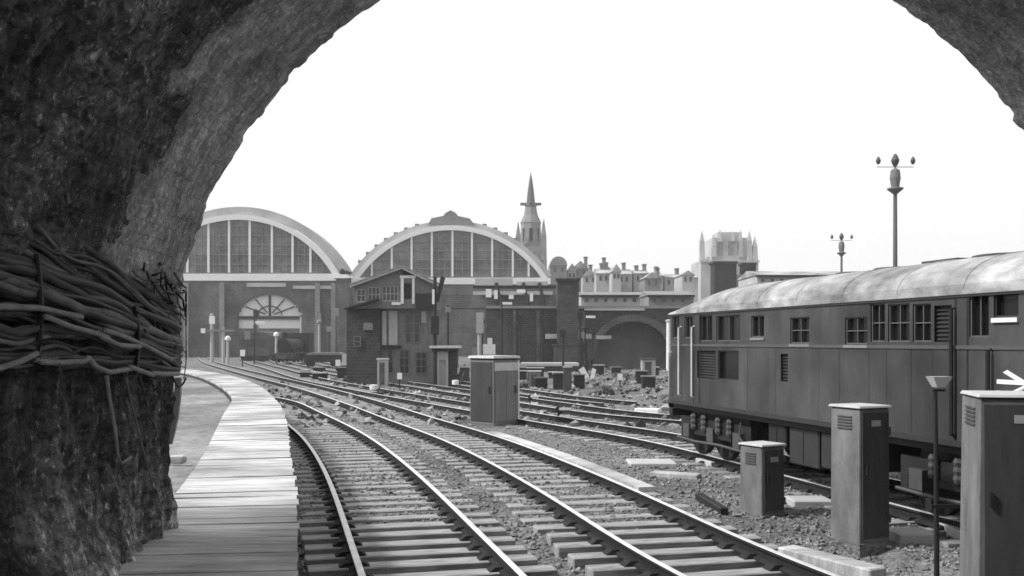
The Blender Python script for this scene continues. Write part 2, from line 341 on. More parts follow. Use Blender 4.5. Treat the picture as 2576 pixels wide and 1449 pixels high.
# loose ballast stones near the camera, one mass
rg = np.random.default_rng(5)
def scatter(nst, xr, yr, size, zb):
    y = yr[0]*(yr[1]/yr[0])**rg.random(nst); x = xr[0]+(xr[1]-xr[0])*rg.random(nst); x = x*(.45+y/14)
    s = size[0]+(size[1]-size[0])*rg.random(nst)**2
    base = np.array([(1,0,0),(-1,0,0),(0,1,0),(0,-1,0),(0,0,1),(0,0,-1)], float)
    V = np.repeat(base[None], nst, 0)*(1+.7*(rg.random((nst,6,1))-.5))
    th = rg.random(nst)*6.28; ph = rg.random(nst)*6.28
    c, s_ = np.cos(th), np.sin(th); Vx = V[...,0]*c[:,None]-V[...,1]*s_[:,None]; Vy = V[...,0]*s_[:,None]+V[...,1]*c[:,None]
    c, s_ = np.cos(ph), np.sin(ph); Vz = V[...,2]*c[:,None]-Vy*s_[:,None]; Vy2 = V[...,2]*s_[:,None]+Vy*c[:,None]
    zb = np.array([gz(a, c) for a, c in zip(x, y)])[:,None]
    P = np.stack([x[:,None]+Vx*s[:,None], y[:,None]+Vy2*s[:,None], zb+s[:,None]*.25+Vz*s[:,None]*.8], -1)
    fa = np.array([(0,2,4),(2,1,4),(1,3,4),(3,0,4),(2,0,5),(1,2,5),(3,1,5),(0,3,5)])
    return P.reshape(-1,3), (fa[None]+6*np.arange(nst)[:,None,None]).reshape(-1,3)
P, Fc = scatter(46000, (-3.2, 8.5), (6.2, 34), (.016, .05), GZ)
keep = np.ones(len(P)//6, bool)
cen = P.reshape(-1,6,3).mean(1)
for i, (cx, cy, _) in enumerate(cen):
    k = np.searchsorted(Rr[:,1], cy)
    if k < n and cx < Rr[k][0]+.05: keep[i] = False
kp = np.repeat(keep, 6); idx = np.cumsum(kp)-1
P2 = P[kp]; F2 = idx[Fc[np.repeat(keep, 8)]]
me = bpy.data.meshes.new('ballast_stones'); me.from_pydata(P2.tolist(), [], F2.tolist()); me.materials.append(M['stonechip'])
o = bpy.data.objects.new('ballast_stones', me); C.objects.link(o); tag(o, 'loose grey ballast stones between the rails', 'ballast', kind='stuff')

P, Fc = scatter(9000, (-9, 13), (26, 100), (.04, .2), GZ)
cen = P.reshape(-1,6,3).mean(1); ok = np.ones(len(cen), bool)
for i, (cx, cy, _) in enumerate(cen):
    k = min(n-1, np.searchsorted(Rr[:,1], cy))
    if cx < Rr[k][0]+.3 or cx > 6.5+(36.5-cy)*.1 and cy < 40: ok[i] = False
kp = np.repeat(ok, 6); idx = np.cumsum(kp)-1
me = bpy.data.meshes.new('yard_rubble'); me.from_pydata(P[kp].tolist(), [], idx[Fc[np.repeat(ok, 8)]].tolist()); me.materials.append(M['rubble'])
o = bpy.data.objects.new('yard_rubble', me); C.objects.link(o); tag(o, 'scattered light and dark rubble over the far yard', 'rubble', kind='stuff')
# pale cable trough along the outer rail of the middle track
d = np.gradient(PB, axis=0); d /= np.linalg.norm(d, axis=1)[:,None]; q = PB+np.c_[d[:,1], -d[:,0]]*1.14
q = q[(q[:,1] > 15.0) & (q[:,1] < 24.5)]; nn_ = np.c_[np.gradient(q[:,1]), -np.gradient(q[:,0])]; nn_ /= np.linalg.norm(nn_, axis=1)[:,None]
b = MB(); m_ = len(q); vv = []
for p, a in zip(q, nn_): vv += [(p[0]-a[0]*.14, p[1]-a[1]*.14, GZ-.1), (p[0]-a[0]*.14, p[1]-a[1]*.14, GZ+.13), (p[0]+a[0]*.14, p[1]+a[1]*.14, GZ+.13), (p[0]+a[0]*.14, p[1]+a[1]*.14, GZ-.1)]
b.add(vv, [(4*i+c, 4*i+c+1, 4*i+5+c, 4*i+4+c) for i in range(m_-1) for c in range(3)]+[(0,1,2,3),(4*m_-4,4*m_-3,4*m_-2,4*m_-1)])
tag(b.build('cable_trough', M['board']), 'pale cable trough running beside the outer rail of the middle track', 'cable trough')

# ------------------------------------------------------------------ stone arch we look through
AC, AZ, AR, AY, AN = .837, 1.878, 3.145, 6.5, .4
bridge = thing('stone_arch', 'dark rough brick tunnel arch framing the whole view above the tracks', 'arch', (AC, 4.5, GZ))
prof = []
for zz in np.arange(-.5, AZ, .03): prof.append((AC-AR, float(zz), -1, 0))
for th in np.linspace(math.pi, 0, 330): prof.append((AC+AR*math.cos(th), AZ+AR*math.sin(th), math.cos(th), math.sin(th)))
for zz in np.arange(AZ-.06, -.5, -.06): prof.append((AC+AR, float(zz), 1, 0))
prof = np.array(prof); ss = np.r_[0, np.cumsum(np.linalg.norm(np.diff(prof[:,:2], axis=0), axis=1))]
yy = np.r_[np.arange(AN, 3.2, .12), np.arange(3.2, AY, .035), AY]
jr = random.Random(21); jit = [jr.uniform(-.028,.028) if jr.random() < .75 else jr.uniform(-.05,.05) for _ in range(400)]
def disp(s, x, y, z, left):
    d = 0; e = max(0, 1-(AY-y)/.3)
    if left and z < 2.1:                       # rugged pier
        d += .07*n3(y*1.1, z*.7, 1.)+.07*n3(y*4.5, z*1.3, 5.)+.05*n3(y*12, z*3.6, 9.)+.028*n3(y*30, z*12, 2)
        d += .07*max(0, 1-abs(y-6.05)/.10)*(z < 2.0)
        d -= .26*max(0, min(1, (1.45-z)/.6))*max(0, min(1, (6.3-y)/1.3))
    else:
        f = max(0, min(1, (5.7-y)/1.4))*max(0, min(1, (4.6-z)/1.2)) if left else 0
        d += .012*n3(x*1.5, y*1.5, z*1.5)+(.005+.06*f)*n3(x*5, y*5, z*5)+(.006+.04*f)*n3(x*14, y*14, z*14)+.02*f*n3(x*30, y*30, z*30)
        row = int(s/.11); colm = int(y/.24+.5*(row % 2)); d += .010*(math.sin(row*91.7+colm*47.3)*43758.5453 % 1-.5)*2
        d *= 1-.6*e
    d += e*.35*jit[int(s/.085) % 400]
    return d
b = MB(); ny = len(yy); vv = []
for i, (x, zz, nxx, nzz) in enumerate(prof):
    left = x < AC-1.2 or (x < AC and zz < 3.5)
    for y in yy:
        d = disp(ss[i], x, y, zz, left); vv.append((x+nxx*d, y+.02*n3(x*6, y*3, zz*6)*(y > 6.3), zz+nzz*d))
npf = len(prof); isp = int(np.argmax(prof[:,1] >= 2.0))
b.add(vv, [(i*ny+j, i*ny+j+1, (i+1)*ny+j+1, (i+1)*ny+j) for i in range(npf-1) for j in range(ny-1)])
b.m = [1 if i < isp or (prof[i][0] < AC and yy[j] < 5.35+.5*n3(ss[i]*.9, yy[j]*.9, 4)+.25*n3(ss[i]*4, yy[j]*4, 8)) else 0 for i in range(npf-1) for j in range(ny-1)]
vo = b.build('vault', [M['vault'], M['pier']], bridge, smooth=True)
uvl = vo.data.uv_layers.new(name='UVMap'); li = np.zeros(len(vo.data.loops), np.int32); vo.data.loops.foreach_get('vertex_index', li)
uvl.data.foreach_set('uv', np.c_[yy[li % ny], ss[li//ny]].astype(np.float32).ravel())
b = MB()
def outer(x, zz, nxx, nzz):
    hw_ = 7.5 if nxx < 0 else 4.7
    if zz <= AZ: return (AC+math.copysign(hw_, nxx), zz)
    k = min(hw_/max(abs(nxx), 1e-6), 5.6/max(nzz, 1e-6)); return (AC+nxx*k, AZ+nzz*k)
for yf, j in ((AY, ny-1), (AN, 0)):
    inn = [vv[i*ny+j] for i in range(npf)]; out = [outer(*q) for q in prof]
    b.add(inn+[(q[0], yf+(0.0), q[1]) for q in out], [(i, i+1, npf+i+1, npf+i) for i in range(npf-1)])
o1 = [(*outer(*q),) for q in prof]
b.add([(q[0], AY, q[1]) for q in o1]+[(q[0], AN, q[1]) for q in o1], [(i, i+1, npf+i+1, npf+i) for i in range(npf-1)])
b.build('spandrel_wall', M['brickm'], bridge)

def ico(sub):
    import bmesh
    bm = bmesh.new(); bmesh.ops.create_icosphere(bm, subdivisions=sub, radius=1); v = [tuple(x.co) for x in bm.verts]; f = [tuple(x.index for x in q.verts) for q in bm.faces]; bm.free(); return v, f
ICO = ico(4); ICO2 = ico(2)
def rock(mb, c, s, rot=(0,0,0), seed=0, power=.45, amp=.12, shape=ICO, fr=2.2):
    from mathutils import Euler
    m = Euler(rot).to_matrix(); out = []
    for x, y, z in shape[0]:
        p = Vector([math.copysign(abs(q)**power, q) for q in (x, y, z)])
        l = max(abs(p.x), abs(p.y), abs(p.z)); 
        d = 1+amp*n3(p.x*fr+seed*7.1, p.y*fr, p.z*fr)+amp*.5*n3(p.x*fr*2.7, p.y*fr*2.7+seed*3, p.z*fr*2.7)
        out.append(m @ Vector((p.x*s[0]*d, p.y*s[1]*d, p.z*s[2]*d))+Vector(c))
    mb.add(out, shape[1])
def wallpt(x, y, prot):              # point on the left pier, at photo pixel
    X = AC-AR+prot; D = X/((x-1288)/F); return X, D, PZ(y, D)
# cables strapped along the pier: (y at left frame edge, y mid, y at arch corner, sag, radius, protrusion, material)
cbl = thing('cable_bundle', 'thick sagging bundle of old cables strapped along the dark tunnel wall', 'cables', (AC-AR, 5.4, 2.2))
rc = random.Random(8)
def cable(parent, ctrl, r, pr0, m, wob=4, seed=0):
    xs_ = np.linspace(ctrl[0][0], ctrl[-1][0], 46); ys_ = np.interp(xs_, [c[0] for c in ctrl], [c[1] for c in ctrl])
    for _ in range(3): ys_[1:-1] = (ys_[:-2]+ys_[1:-1]*2+ys_[2:])/4
    p = []
    for i, (x, y) in enumerate(zip(xs_, ys_)):
        X, D, Z = wallpt(x, y+wob*n3(x*.012, seed*3.7, 0), pr0+.02*n3(x*.01, seed*5.1, 3)); p.append((X, D, Z))
    b = MB(); b.tube(p, r, 8); return b.build('cable', m, parent, smooth=True)
for k in range(46):
    t = k/45; y0 = 450+450*t**.8+rc.uniform(-22,22); ym = 640+260*t+rc.uniform(-34,34); y1 = 800+130*t+rc.uniform(-22,22)
    m = rc.choice(['cableA','cableA','cableA','cableB','cableB','cableC'])
    cable(cbl, [(-90,y0-30*(1-t)),(40,y0+(10 if t > .5 else -6)),(140,(y0+ym)/2+rc.uniform(-10,16)),(240,ym+rc.uniform(-6,14)),(350,(ym+y1)/2+rc.uniform(-8,10)),(448,y1)], rc.choice([.006,.009,.012,.016,.02,.028]), .05+.06*rc.random()+.07*t, M[m], 22, k)
for k, (x, y0, y1) in enumerate([(92,640,918),(338,770,940)]):
    b = MB(); p = [wallpt(x+10*math.sin(q*3), y0+(y1-y0)*q, .13+.07*q) for q in np.linspace(0, 1, 9)]; b.tube(p, .014, 6); b.build('strap', M['black'], cbl)
low = thing('hanging_hose', 'pale flattened hose sagging in loops along the bottom of the cable bundle', 'hose', (AC-AR, 5.4, 2.0))
for seg in ([(-90,936),(0,926),(50,910),(92,889)],[(88,905),(100,909),(150,911),(215,908),(222,898)],[(222,900),(240,922),(275,936),(338,926)],[(326,922),(350,932),(385,944)],[(380,938),(410,941),(448,940)],[(-90,778),(0,771),(100,775),(205,798)],[(115,796),(180,822),(250,842),(272,850)],[(252,846),(300,868),(352,872)],[(262,830),(310,846),(370,872),(430,906)]):
    o = cable(low, seg, .014, .20, M['hose'], 2, seg[0][0]); o.name = 'hose_loop'

def leafcloud(mb, c, s, nl, size, seed, flat=0., shell=.55):
    r = random.Random(seed)
    for _ in range(nl):
        while True:
            p = Vector((r.uniform(-1,1), r.uniform(-1,1), r.uniform(-1,1)))
            if shell*r.random() < p.length < 1: break
        q = Vector((c[0]+p.x*s[0], c[1]+p.y*s[1], c[2]+p.z*s[2]))
        a = Vector((r.gauss(0,1), r.gauss(0,1), r.gauss(0,1)-flat)).normalized(); t = a.cross(Vector((r.gauss(0,1), r.gauss(0,1), r.gauss(0,1)))).normalized()
        l = size*r.uniform(.6,1.4)
        mb.add([q-a*l, q+t*l*.45, q+a*l, q-t*l*.45], [(0,1,2,3)])
# loose wires hanging from the cable bundle
tg = thing('wire_tangle', 'tangle of thin black wires at the arch corner end of the cable bundle', 'wires', (-2.25, 6.3, 2.1))
r = random.Random(14)
for k in range(22):
    x0, y0 = r.uniform(300,440), r.uniform(660,900); pts = [(x0, y0)]
    for q in range(5): pts.append((min(468, pts[-1][0]+r.uniform(-6,42)), pts[-1][1]+r.uniform(-8,50)))
    if pts[-1][1] > 960: pts[-1] = (pts[-1][0], 950)
    P_ = [Vector(wallpt(x, y, .06+.10*r.random())) for x, y in pts]
    q_ = [tuple(P_[0].lerp(P_[1], 0))]
    for i in range(len(P_)-1):
        for f in (.33,.66,1): q_.append(tuple(P_[i].lerp(P_[i+1], f)+Vector((0, 0, -.012*math.sin(f*3.14)))))
    b = MB(); b.tube(q_, r.choice([.004,.005,.007]), 5); b.build('wire', M['black'] if k % 4 else M['cableC'], tg)
for k, (pts, rr, lb) in enumerate([([(268,945),(275,1000),(290,1080),(296,1140),(306,1166),(330,1150)], .011, 'long pale wire dangling below the cables and hooking at its tip'),
                                ([(318,950),(330,1010),(345,1070),(360,1130),(372,1175),(385,1230)], .008, 'thin grey wire hanging straight down the dark pier'),
   ([(352,945),(362,985),(372,1040),(392,1080),(410,1050)], .006, 'short black wire looping below the cable ends'),([(402,948),(408,1000),(404,1060),(412,1105)], .006, 'dark wire hanging closest to the tunnel corner'),([(150,915),(160,980),(158,1040)], .005, 'short dark wire hanging left of the long pale one')]):
    b = MB(); b.tube([wallpt(x, y, .24 if k == 0 else .22) for x, y in pts], rr, 7, rr*.6)
    tag(b.build('hanging_wire', M['hose'] if k == 0 else M['cableC'] if k == 1 else M['cableB'], smooth=True), lb, 'wire', 'wires hanging on the pier')
# pale bent sliver at the pier's far corner
b = MB(); q = [(448,950),(446,1000),(440,1050),(430,1095),(424,1118)]
for i in range(len(q)-1):
    D = 7.1; b.add([(PX(q[i][0]-8,D),D,PZ(q[i][1],D)),(PX(q[i][0]+7,D),D,PZ(q[i][1],D)),(PX(q[i+1][0]+7,D),D,PZ(q[i+1][1],D)),(PX(q[i+1][0]-8,D),D,PZ(q[i+1][1],D)),
                   (PX(q[i][0]-8,D),D+.03,PZ(q[i][1],D)),(PX(q[i][0]+7,D),D+.03,PZ(q[i][1],D)),(PX(q[i+1][0]+7,D),D+.03,PZ(q[i+1][1],D)),(PX(q[i+1][0]-8,D),D+.03,PZ(q[i+1][1],D))],
                  [(0,3,2,1),(4,5,6,7),(0,1,5,4),(1,2,6,5),(2,3,7,6),(3,0,4,7)])
tag(b.build('leaning_sliver', M['slivertone']), 'pale bent stake beside the dark stone pier', 'sliver')
b = MB(); x, y = ground(446, 1165, ZP-.12); rock(b, (x, y, ZP-.08), (.09,.08,.05), seed=3, shape=ICO2)
tag(b.build('pale_stone', M['cap']), 'pale stone lying on the verge beside the platform', 'stone')

# ------------------------------------------------------------------ concrete posts on the right
def post(label, x, ybase, ytop, wpx, D, rz, taper, capw, cp):
    X = PX(x, D); zt = PZ(ytop, D); wd = wpx*D/F
    t = thing('lineside_cabinet', label, 'cabinet', (X, D, GZ), 'upright lineside cabinets by the tracks')
    b = MB(); b.frust(X, D, GZ-.1, zt-.03, wd*taper, wd*taper, wd, wd, rz); b.build('body', M['concrete'], t, bevel=.01)
    b = MB(); b.frust(X, D, zt-.029, zt-.018, wd*.93, wd*.93, wd*.93, wd*.93, rz); b.build('gasket', M['black'], t)
    b = MB(); b.frust(X, D, zt-.0175, zt+.012, capw, capw, capw*.95, capw*.95, rz); b.build('lid', M['cap'], t, bevel=.006)
    a = rz
    def fr(u, v, z): return (X+u*math.cos(a)-v*math.sin(a), D+u*math.sin(a)+v*math.cos(a), z)
    hw = wd/2-.025; f0 = lambda z: -wd/2*(taper+(1-taper)*(z-GZ)/(zt-GZ))
    z0, z1 = GZ+.10, zt-.07; b = MB()
    b.add([fr(-hw,f0(z0)-.001,z0),fr(hw,f0(z0)-.001,z0),fr(hw,f0(z1)-.001,z1),fr(-hw,f0(z1)-.001,z1),fr(-hw,f0(z0)-.018,z0),fr(hw,f0(z0)-.018,z0),fr(hw,f0(z1)-.018,z1),fr(-hw,f0(z1)-.018,z1)], [(0,3,2,1),(4,5,6,7),(0,1,5,4),(1,2,6,5),(2,3,7,6),(3,0,4,7)])
    d_ = b.build('door', M['cabdoor'], t, bevel=.004)  # door coloured dark for the shade on the cabinet's right side
    b = MB(); b.frust(X, D, GZ-.12, GZ+.05, wd*taper+.07, wd*taper+.07, wd*taper+.06, wd*taper+.06, rz); b.build('plinth', M['ballast'], t)
    b = MB(); b.box(-.07, .07, f0(z1)-.024, f0(z1)-.0185, z1-.16, z1-.09, fr); b.build('plate', M['pale'], d_)
    a2 = rz-math.pi/2
    def fl(u, v, z): return (X+u*math.cos(a2)-v*math.sin(a2), D+u*math.sin(a2)+v*math.cos(a2), z)
    for q in range(5):
        zz = z1-.05-.035*q; b = MB(); b.box(-hw*.55, hw*.55, f0(zz)-.012, f0(zz)+.01, zz-.009, zz+.006, fl); b.build('vent_louvre', M['greyd'], t)
    for zz in (z0+(z1-z0)*.15, z0+(z1-z0)*.85):
        b = MB(); b.box(hw-.03, hw+.015, f0(zz)-.034, f0(zz)-.0185, zz-.05, zz+.05, fr); b.build('hinge', M['greyd'], d_)
    zz = z0+(z1-z0)*.55; b = MB(); b.box(-hw+.04, -hw+.065, f0(zz)-.05, f0(zz)-.019, zz-.06, zz+.06, fr); b.build('handle', M['black'], d_)
post('shortest lineside cabinet with flat pale lid, next to the middle track', 1917, 1300, 1116, 76, 13.3, R(30), 1.03, .47, 0)
post('middle height lineside cabinet with flat pale lid, before the locomotive', 2163, 1370, 1020, 98, 11.5, R(25), 1.02, .52, 0)
post('tallest broad lineside cabinet with shade-darkened door, at the right edge', 2545, 1500, 991, 190, 8.4, R(-13), 1.08, .70, 0)
# white topped lamp post in front of the locomotive
D = 9.4; st = thing('lamp_post', 'slender dark post with small white lamp head before the locomotive', 'lamp', (PX(2357,D), D, GZ))
b = MB(); b.tube([(PX(2357,D),D,GZ-.1),(PX(2355,D),D,PZ(1180,D)),(PX(2353,D),D,PZ(980,D))], .026, 10, .018); b.build('post', M['black'], st)
b = MB(); b.frust(PX(2362,D), D, PZ(974,D), PZ(947,D), .09, .09, .2, .14, R(8)); b.build('lamp_head', M['lamp'], st)
b = MB(); b.box(PX(2346,D), PX(2376,D), D-.015, D+.015, PZ(985,D), PZ(979,D)); b.build('bracket', M['black'], st)
b = MB(); b.box(PX(2338,D), PX(2424,D), D-.045, D-.028, PZ(1277,D), PZ(1268,D)); b.build('crossbar', M['black'], st)

# ------------------------------------------------------------------ diesel locomotive on the right
bx0, by0 = 3.46, 18.16; ux, uy = .24, -.971; vx, vy = .971, .24
def W(u, v, z): return (bx0+ux*u+vx*v, by0+uy*u+vy*v, z)
def ut(x): k = (x-1288)/F; return (by0*k-bx0)/(ux-uy*k)
def zt_(x, y): u = ut(x); return H-(y-YH)/F*(by0+uy*u)
ZB, ZE, ZR, U0, U1, LW = .98, 2.747, 3.27, -1.19, 9.75, 2.4
VC = LW/2
def window(parent, u0, u1, z0, z1, v, fr, nxp, nzp, glass=M['glass'], fm=M['frame'], t=.045, name='window'):
    b = MB(); b.box(u0, u1, v, v+.05, z0, z0+t, fr); b.box(u0, u1, v, v+.05, z1-t, z1, fr); b.box(u0, u0+t, v+.001, v+.049, z0+t, z1-t, fr); b.box(u1-t, u1, v+.001, v+.049, z0+t, z1-t, fr)
    for i in range(1, nxp): c = u0+(u1-u0)*i/nxp; b.box(c-t*.4, c+t*.4, v+.006, v+.044, z0+t, z1-t, fr)
    for i in range(1, nzp): c = z0+(z1-z0)*i/nzp; b.box(u0+t, u1-t, v+.01, v+.04, c-t*.4, c+t*.4, fr)
    w_ = b.build(name, fm, parent)
    b = MB(); b.box(u0+.01, u1-.01, v+.051, v+.06, z0+.01, z1-.01, fr); b.build('pane', glass, w_)
    return w_
lc = thing('diesel_locomotive', 'grey diesel locomotive with pale rounded roof standing behind the lineside cabinets', 'locomotive', (bx0, by0, 0))
def win(x0, x1, y0, y1):
    m = (x0+x1)/2; return (ut(x0), ut(x1), zt_(m, y1), zt_(m, y0))
wins = [(1692,1708,796,850,'w'),(1722,1742,796,850,'w'),(1760,1792,793,858,'w'),(1802,1862,793,858,'w'),(1890,1922,794,848,'w'),(1988,2036,798,864,'w'),(2126,2182,798,866,'w'),
        (2190,2226,764,860,'w'),(2234,2288,764,860,'w'),(2296,2342,764,860,'w'),(2350,2394,768,860,'g'),(2438,2488,736,848,'w'),(2500,2562,728,797,'d'),
        (1754,1800,882,952,'g'),(1807,1858,882,956,'d'),(1964,1982,890,960,'g')]
wh = [win(*q[:4]) for q in wins]
b = MB(); b.holes(U0, U1, ZB, ZE, wh, 0, .07, W); b.build('body_side', M['loco'], lc)
b = MB(); b.holes(U0, U1, ZB, ZE, [(h[0], h[1], h[2], h[3]) for h in wh], LW-.07, LW, W); b.build('body_side', M['loco'], lc)
b = MB(); b.box(U0+.1, U1-.1, .9, 1.5, ZB+.05, ZE-.05, W); b.build('engine_block', M['black'], lc)
b = MB(); b.box(U0, U1, .08, LW-.08, ZB-.1, ZB-.002, W); b.build('underframe', M['black'], lc)
for q, h in zip(wins, wh):
    if q[4] in 'wd': window(lc, *h, .02, W, 2 if q[4] == 'w' and h[1]-h[0] > .22 else 1, 2 if q[0] in (2190,2234,2296,1988,2126) else 1, t=.018, fm=M['loco2'] if q[4] == 'd' else M['locoframe'], glass=M['locoglass'])
    else:
        b = MB(); b.box(h[0], h[1], .055, .065, h[2], h[3], W); k = h[2]+.02
        while k < h[3]-.02:
            c0 = [(h[0], .03, k), (h[1], .03, k), (h[1], .05, k+.028), (h[0], .05, k+.028)]; b.add([W(*p) for p in c0]+[W(p[0], p[1]+.004, p[2]) for p in c0], [(0,1,2,3),(7,6,5,4),(0,4,5,1),(3,2,6,7)]); k += .05
        b.build('grille', M['black'], lc)
for h in wh[4:7]:
    b = MB(); b.box(h[0]-.02, h[1]+.02, -.02, -.001, h[2]-.05, h[2]-.012, W); b.build('sill', M['palem'], lc)
h = wh[12]; b = MB(); b.box(h[0]-.01, h[1]+.01, -.03, -.001, h[2]-.06, h[2]-.01, W); b.build('sill', M['white'], lc)
b = MB(); b.box(U0+.02, U1-.02, -.014, -.001, 2.115, 2.16, W); b.build('waist_strip', M['locostrip'], lc)
b = MB(); b.box(U0+.02, U1-.02, -.02, -.001, ZB, ZB+.07, W); b.box(U0+.02, U1-.02, -.018, -.001, ZE-.03, ZE+.012, W); b.build('skirt_strip', M['loco2'], lc)
# doors and panel seams
for xa, xb in ((1744,1760),(2404,2434)):
    u0, u1 = ut(xa), ut(xb); b = MB()
    for u in (u0, u1): b.box(u-.012, u+.012, -.006, -.0005, ZB+.08, ZE-.05, W)
    b.build('door_seam', M['black'], lc)
b = MB()
for x in (1880,1950,2060,2112,2186,2230,2292,2346,2398): u = ut(x); b.box(u-.003, u+.003, -.003, -.0004, ZB+.08, 2.11, W)
b.build('panel_seam', M['loco2'], lc)
for x, zz0, zz1, m_ in ((1714,1.15,2.5,'white'),(1747,1.15,2.5,'white'),(1690,1.15,2.0,'pale'),(2496,1.1,2.12,'black'),(2403,1.1,2.6,'black')):
    u = ut(x); b = MB(); b.tube([W(u,-.002,zz0),W(u,-.06,zz0+.02),W(u,-.06,zz1-.02),W(u,-.002,zz1)], .016 if m_ != 'black' else .024, 6); b.build('handrail', M[m_], lc)
# roof lofted along the body, domed over the cab
b = MB(); us = list(np.linspace(U0-.06, 1.0, 12))+list(np.linspace(1.6, U1, 14)); NA = 17; vv = []
for u in us:
    f = 1 if u > .95 else .2+.8*math.sin((u-U0+.06)/(.95-U0+.06)*math.pi/2)
    for a in np.linspace(math.pi, 0, NA):
        c, s_ = math.cos(a), math.sin(a)
        v = VC+math.copysign(abs(c)**.8, c)*(LW/2+.03); z = ZE+(ZR-ZE)*f*s_**.9; vv.append(W(u, v, z))
b.add(vv, [(i*NA+k, i*NA+k+1, (i+1)*NA+k+1, (i+1)*NA+k) for i in range(len(us)-1) for k in range(NA-1)]+[tuple(range(NA)), tuple((len(us)-1)*NA+k for k in range(NA))])
roof = b.build('roof', M['locoroof'], lc)
b = MB()
for u in np.arange(1.2, U1, 1.22):
    pr0 = []
    for a in np.linspace(math.pi*.97, math.pi*.03, 15):
        c, s_ = math.cos(a), math.sin(a); pr0.append(W(u, VC+math.copysign(abs(c)**.8, c)*(LW/2+.035), ZE+(ZR-ZE)*s_**.9+.008))
    b = MB(); b.tube(pr0, .004, 5); b.build('roof_rib', M['locoroof'], roof)
for u, r_ in ((3.4,.34),(4.4,.34),(6.6,.42)):
    b = MB(); p = W(u, VC, ZR-.03); b.lathe([(r_,0),(r_,.04),(r_*.9,.05)], *p[:2], p[2], 18); b.build('roof_fan', M['greyd'], roof)
b = MB(); b.box(5.2, 5.9, VC-.2, VC+.2, ZR-.04, ZR+.04, W); b.build('exhaust', M['greyd'], roof)
u = ut(2400); b = MB(); vv = []
b.box(ut(2408), U1-.4, .035, .30, ZE+.013, ZE+.16, W); b.build('roof_side_grille', M['black'], roof)
# cab front (turned away) and far end
for ue, sg in ((U0, -1), (U1, 1)):
    b = MB(); a_, c_ = (ue+sg*.0, ue+sg*.09); b.box(min(a_, c_), max(a_, c_), 0.0, LW, ZB, 1.9, W); b.box(min(ue, ue-sg*.06), max(ue, ue-sg*.06), .07, LW-.07, 1.9, ZE, W); fe = b.build('cab_front', M['loco'], lc)
    for k in range(3):
        b = MB(); v0 = .12+k*.75; b.box(min(ue+sg*.005, ue+sg*.02), max(ue+sg*.005, ue+sg*.02), v0, v0+.66, 2.05, 2.6, W); b.build('windscreen', M['glass'], fe)
    b = MB(); b.box(min(ue, ue+sg*.16), max(ue, ue+sg*.16), .05, LW-.05, .72, ZB-.11, W); bb = b.build('buffer_beam', M['black'], lc)
    for v in (.42, LW-.42):
        b = MB(); b.tube([W(ue+sg*.16, v, .96), W(ue+sg*.55, v, .96)], .09, 10); b.tube([W(ue+sg*.55, v, .96), W(ue+sg*.60, v, .96)], .22, 14); b.build('buffer', M['black'], bb)
# bogies and tanks
for uc in (.35, 7.3):
    b = MB()
    for v in (.2, LW-.3): 
        b.box(uc-1.45, uc+1.45, v, v+.1, .50, .74, W); b.box(uc-1.45, uc-1.3, v, v+.1, .3, .5, W); b.box(uc+1.3, uc+1.45, v, v+.1, .3, .5, W)
        for du in (-.5, .5): b.box(uc+du-.28, uc+du+.28, v-.03, v+.12, .42, .499, W)
    b.box(uc-1.2, uc+1.2, .32, LW-.32, .5, .86, W)
    bg_ = b.build('bogie', M['black'], lc)
    for du in (-1.05, 0, 1.05):
        for v in (.50, LW-.50):
            b = MB(); c = []
            b.tube([W(uc+du, v-.06, .45), W(uc+du, v+.06, .45)], .45, 22); b.build('wheel', M['railside'], bg_)
        b = MB(); b.box(uc+du-.13, uc+du+.13, .12, .28, .34, .6, W); b.build('axle_box', M['greyd'], bg_)
    for du in (-.75,-.3,.3,.75):
        b = MB(); p = W(uc+du, .16, .52); b.lathe([(.06,0),(.075,.05),(.06,.1),(.075,.15),(.06,.2),(.075,.25),(.05,.3)], *p[:2], p[2], 8); b.build('spring', M['greyd'], bg_)
    b = MB(); b.tube([W(uc-1.4, .1, .32), W(uc-.6, .09, .30), W(uc+.4, .1, .33), W(uc+1.4, .1, .31)], .025, 6); b.tube([W(uc+1.2,.14,.8),W(uc+1.25,.09,.55),W(uc+1.45,.1,.4)], .02, 6); b.build('brake_pipe', M['greyd'], bg_)
for ua, ub, z0, m_ in ((2.5,3.05,.5,'black'),(3.16,4.0,.30,'loco2'),(4.06,4.62,.34,'loco2'),(4.8,5.5,.45,'black')):
    b = MB(); b.box(ua, ub, .14, LW-.14, z0, ZB-.101, W); bx_ = b.build('battery_box', M[m_], lc, bevel=.02)
    b = MB(); b.box((ua+ub)/2-.006, (ua+ub)/2+.006, .132, .139, z0+.05, ZB-.15, W); b.build('box_seam', M['black'], bx_)
# white double arrow emblem on the side
em = [(1,18.9),(46,18.9),(16,6),(26,1.5),(67,18.9),(111,18.9),(111,26.9),(67,26.9),(37,39.1),(111,39.1),(111,47.1),(67,47.1),(96,59.8),(86,64.3),(45,47.1),(1,47.1),(1,39.1),(46,39.1),(76,26.9),(1,26.9)]
ue0 = ut(2508); sc_ = .68/112; zc_ = zt_(2545, 976)
b = MB(); b.prism([(ue0+x*sc_, zc_+(33-y)*sc_) for x, y in em], -.008, -.001, lambda a, z, d: W(a, d, z)); b.build('double_arrow_emblem', M['emblem'], lc)

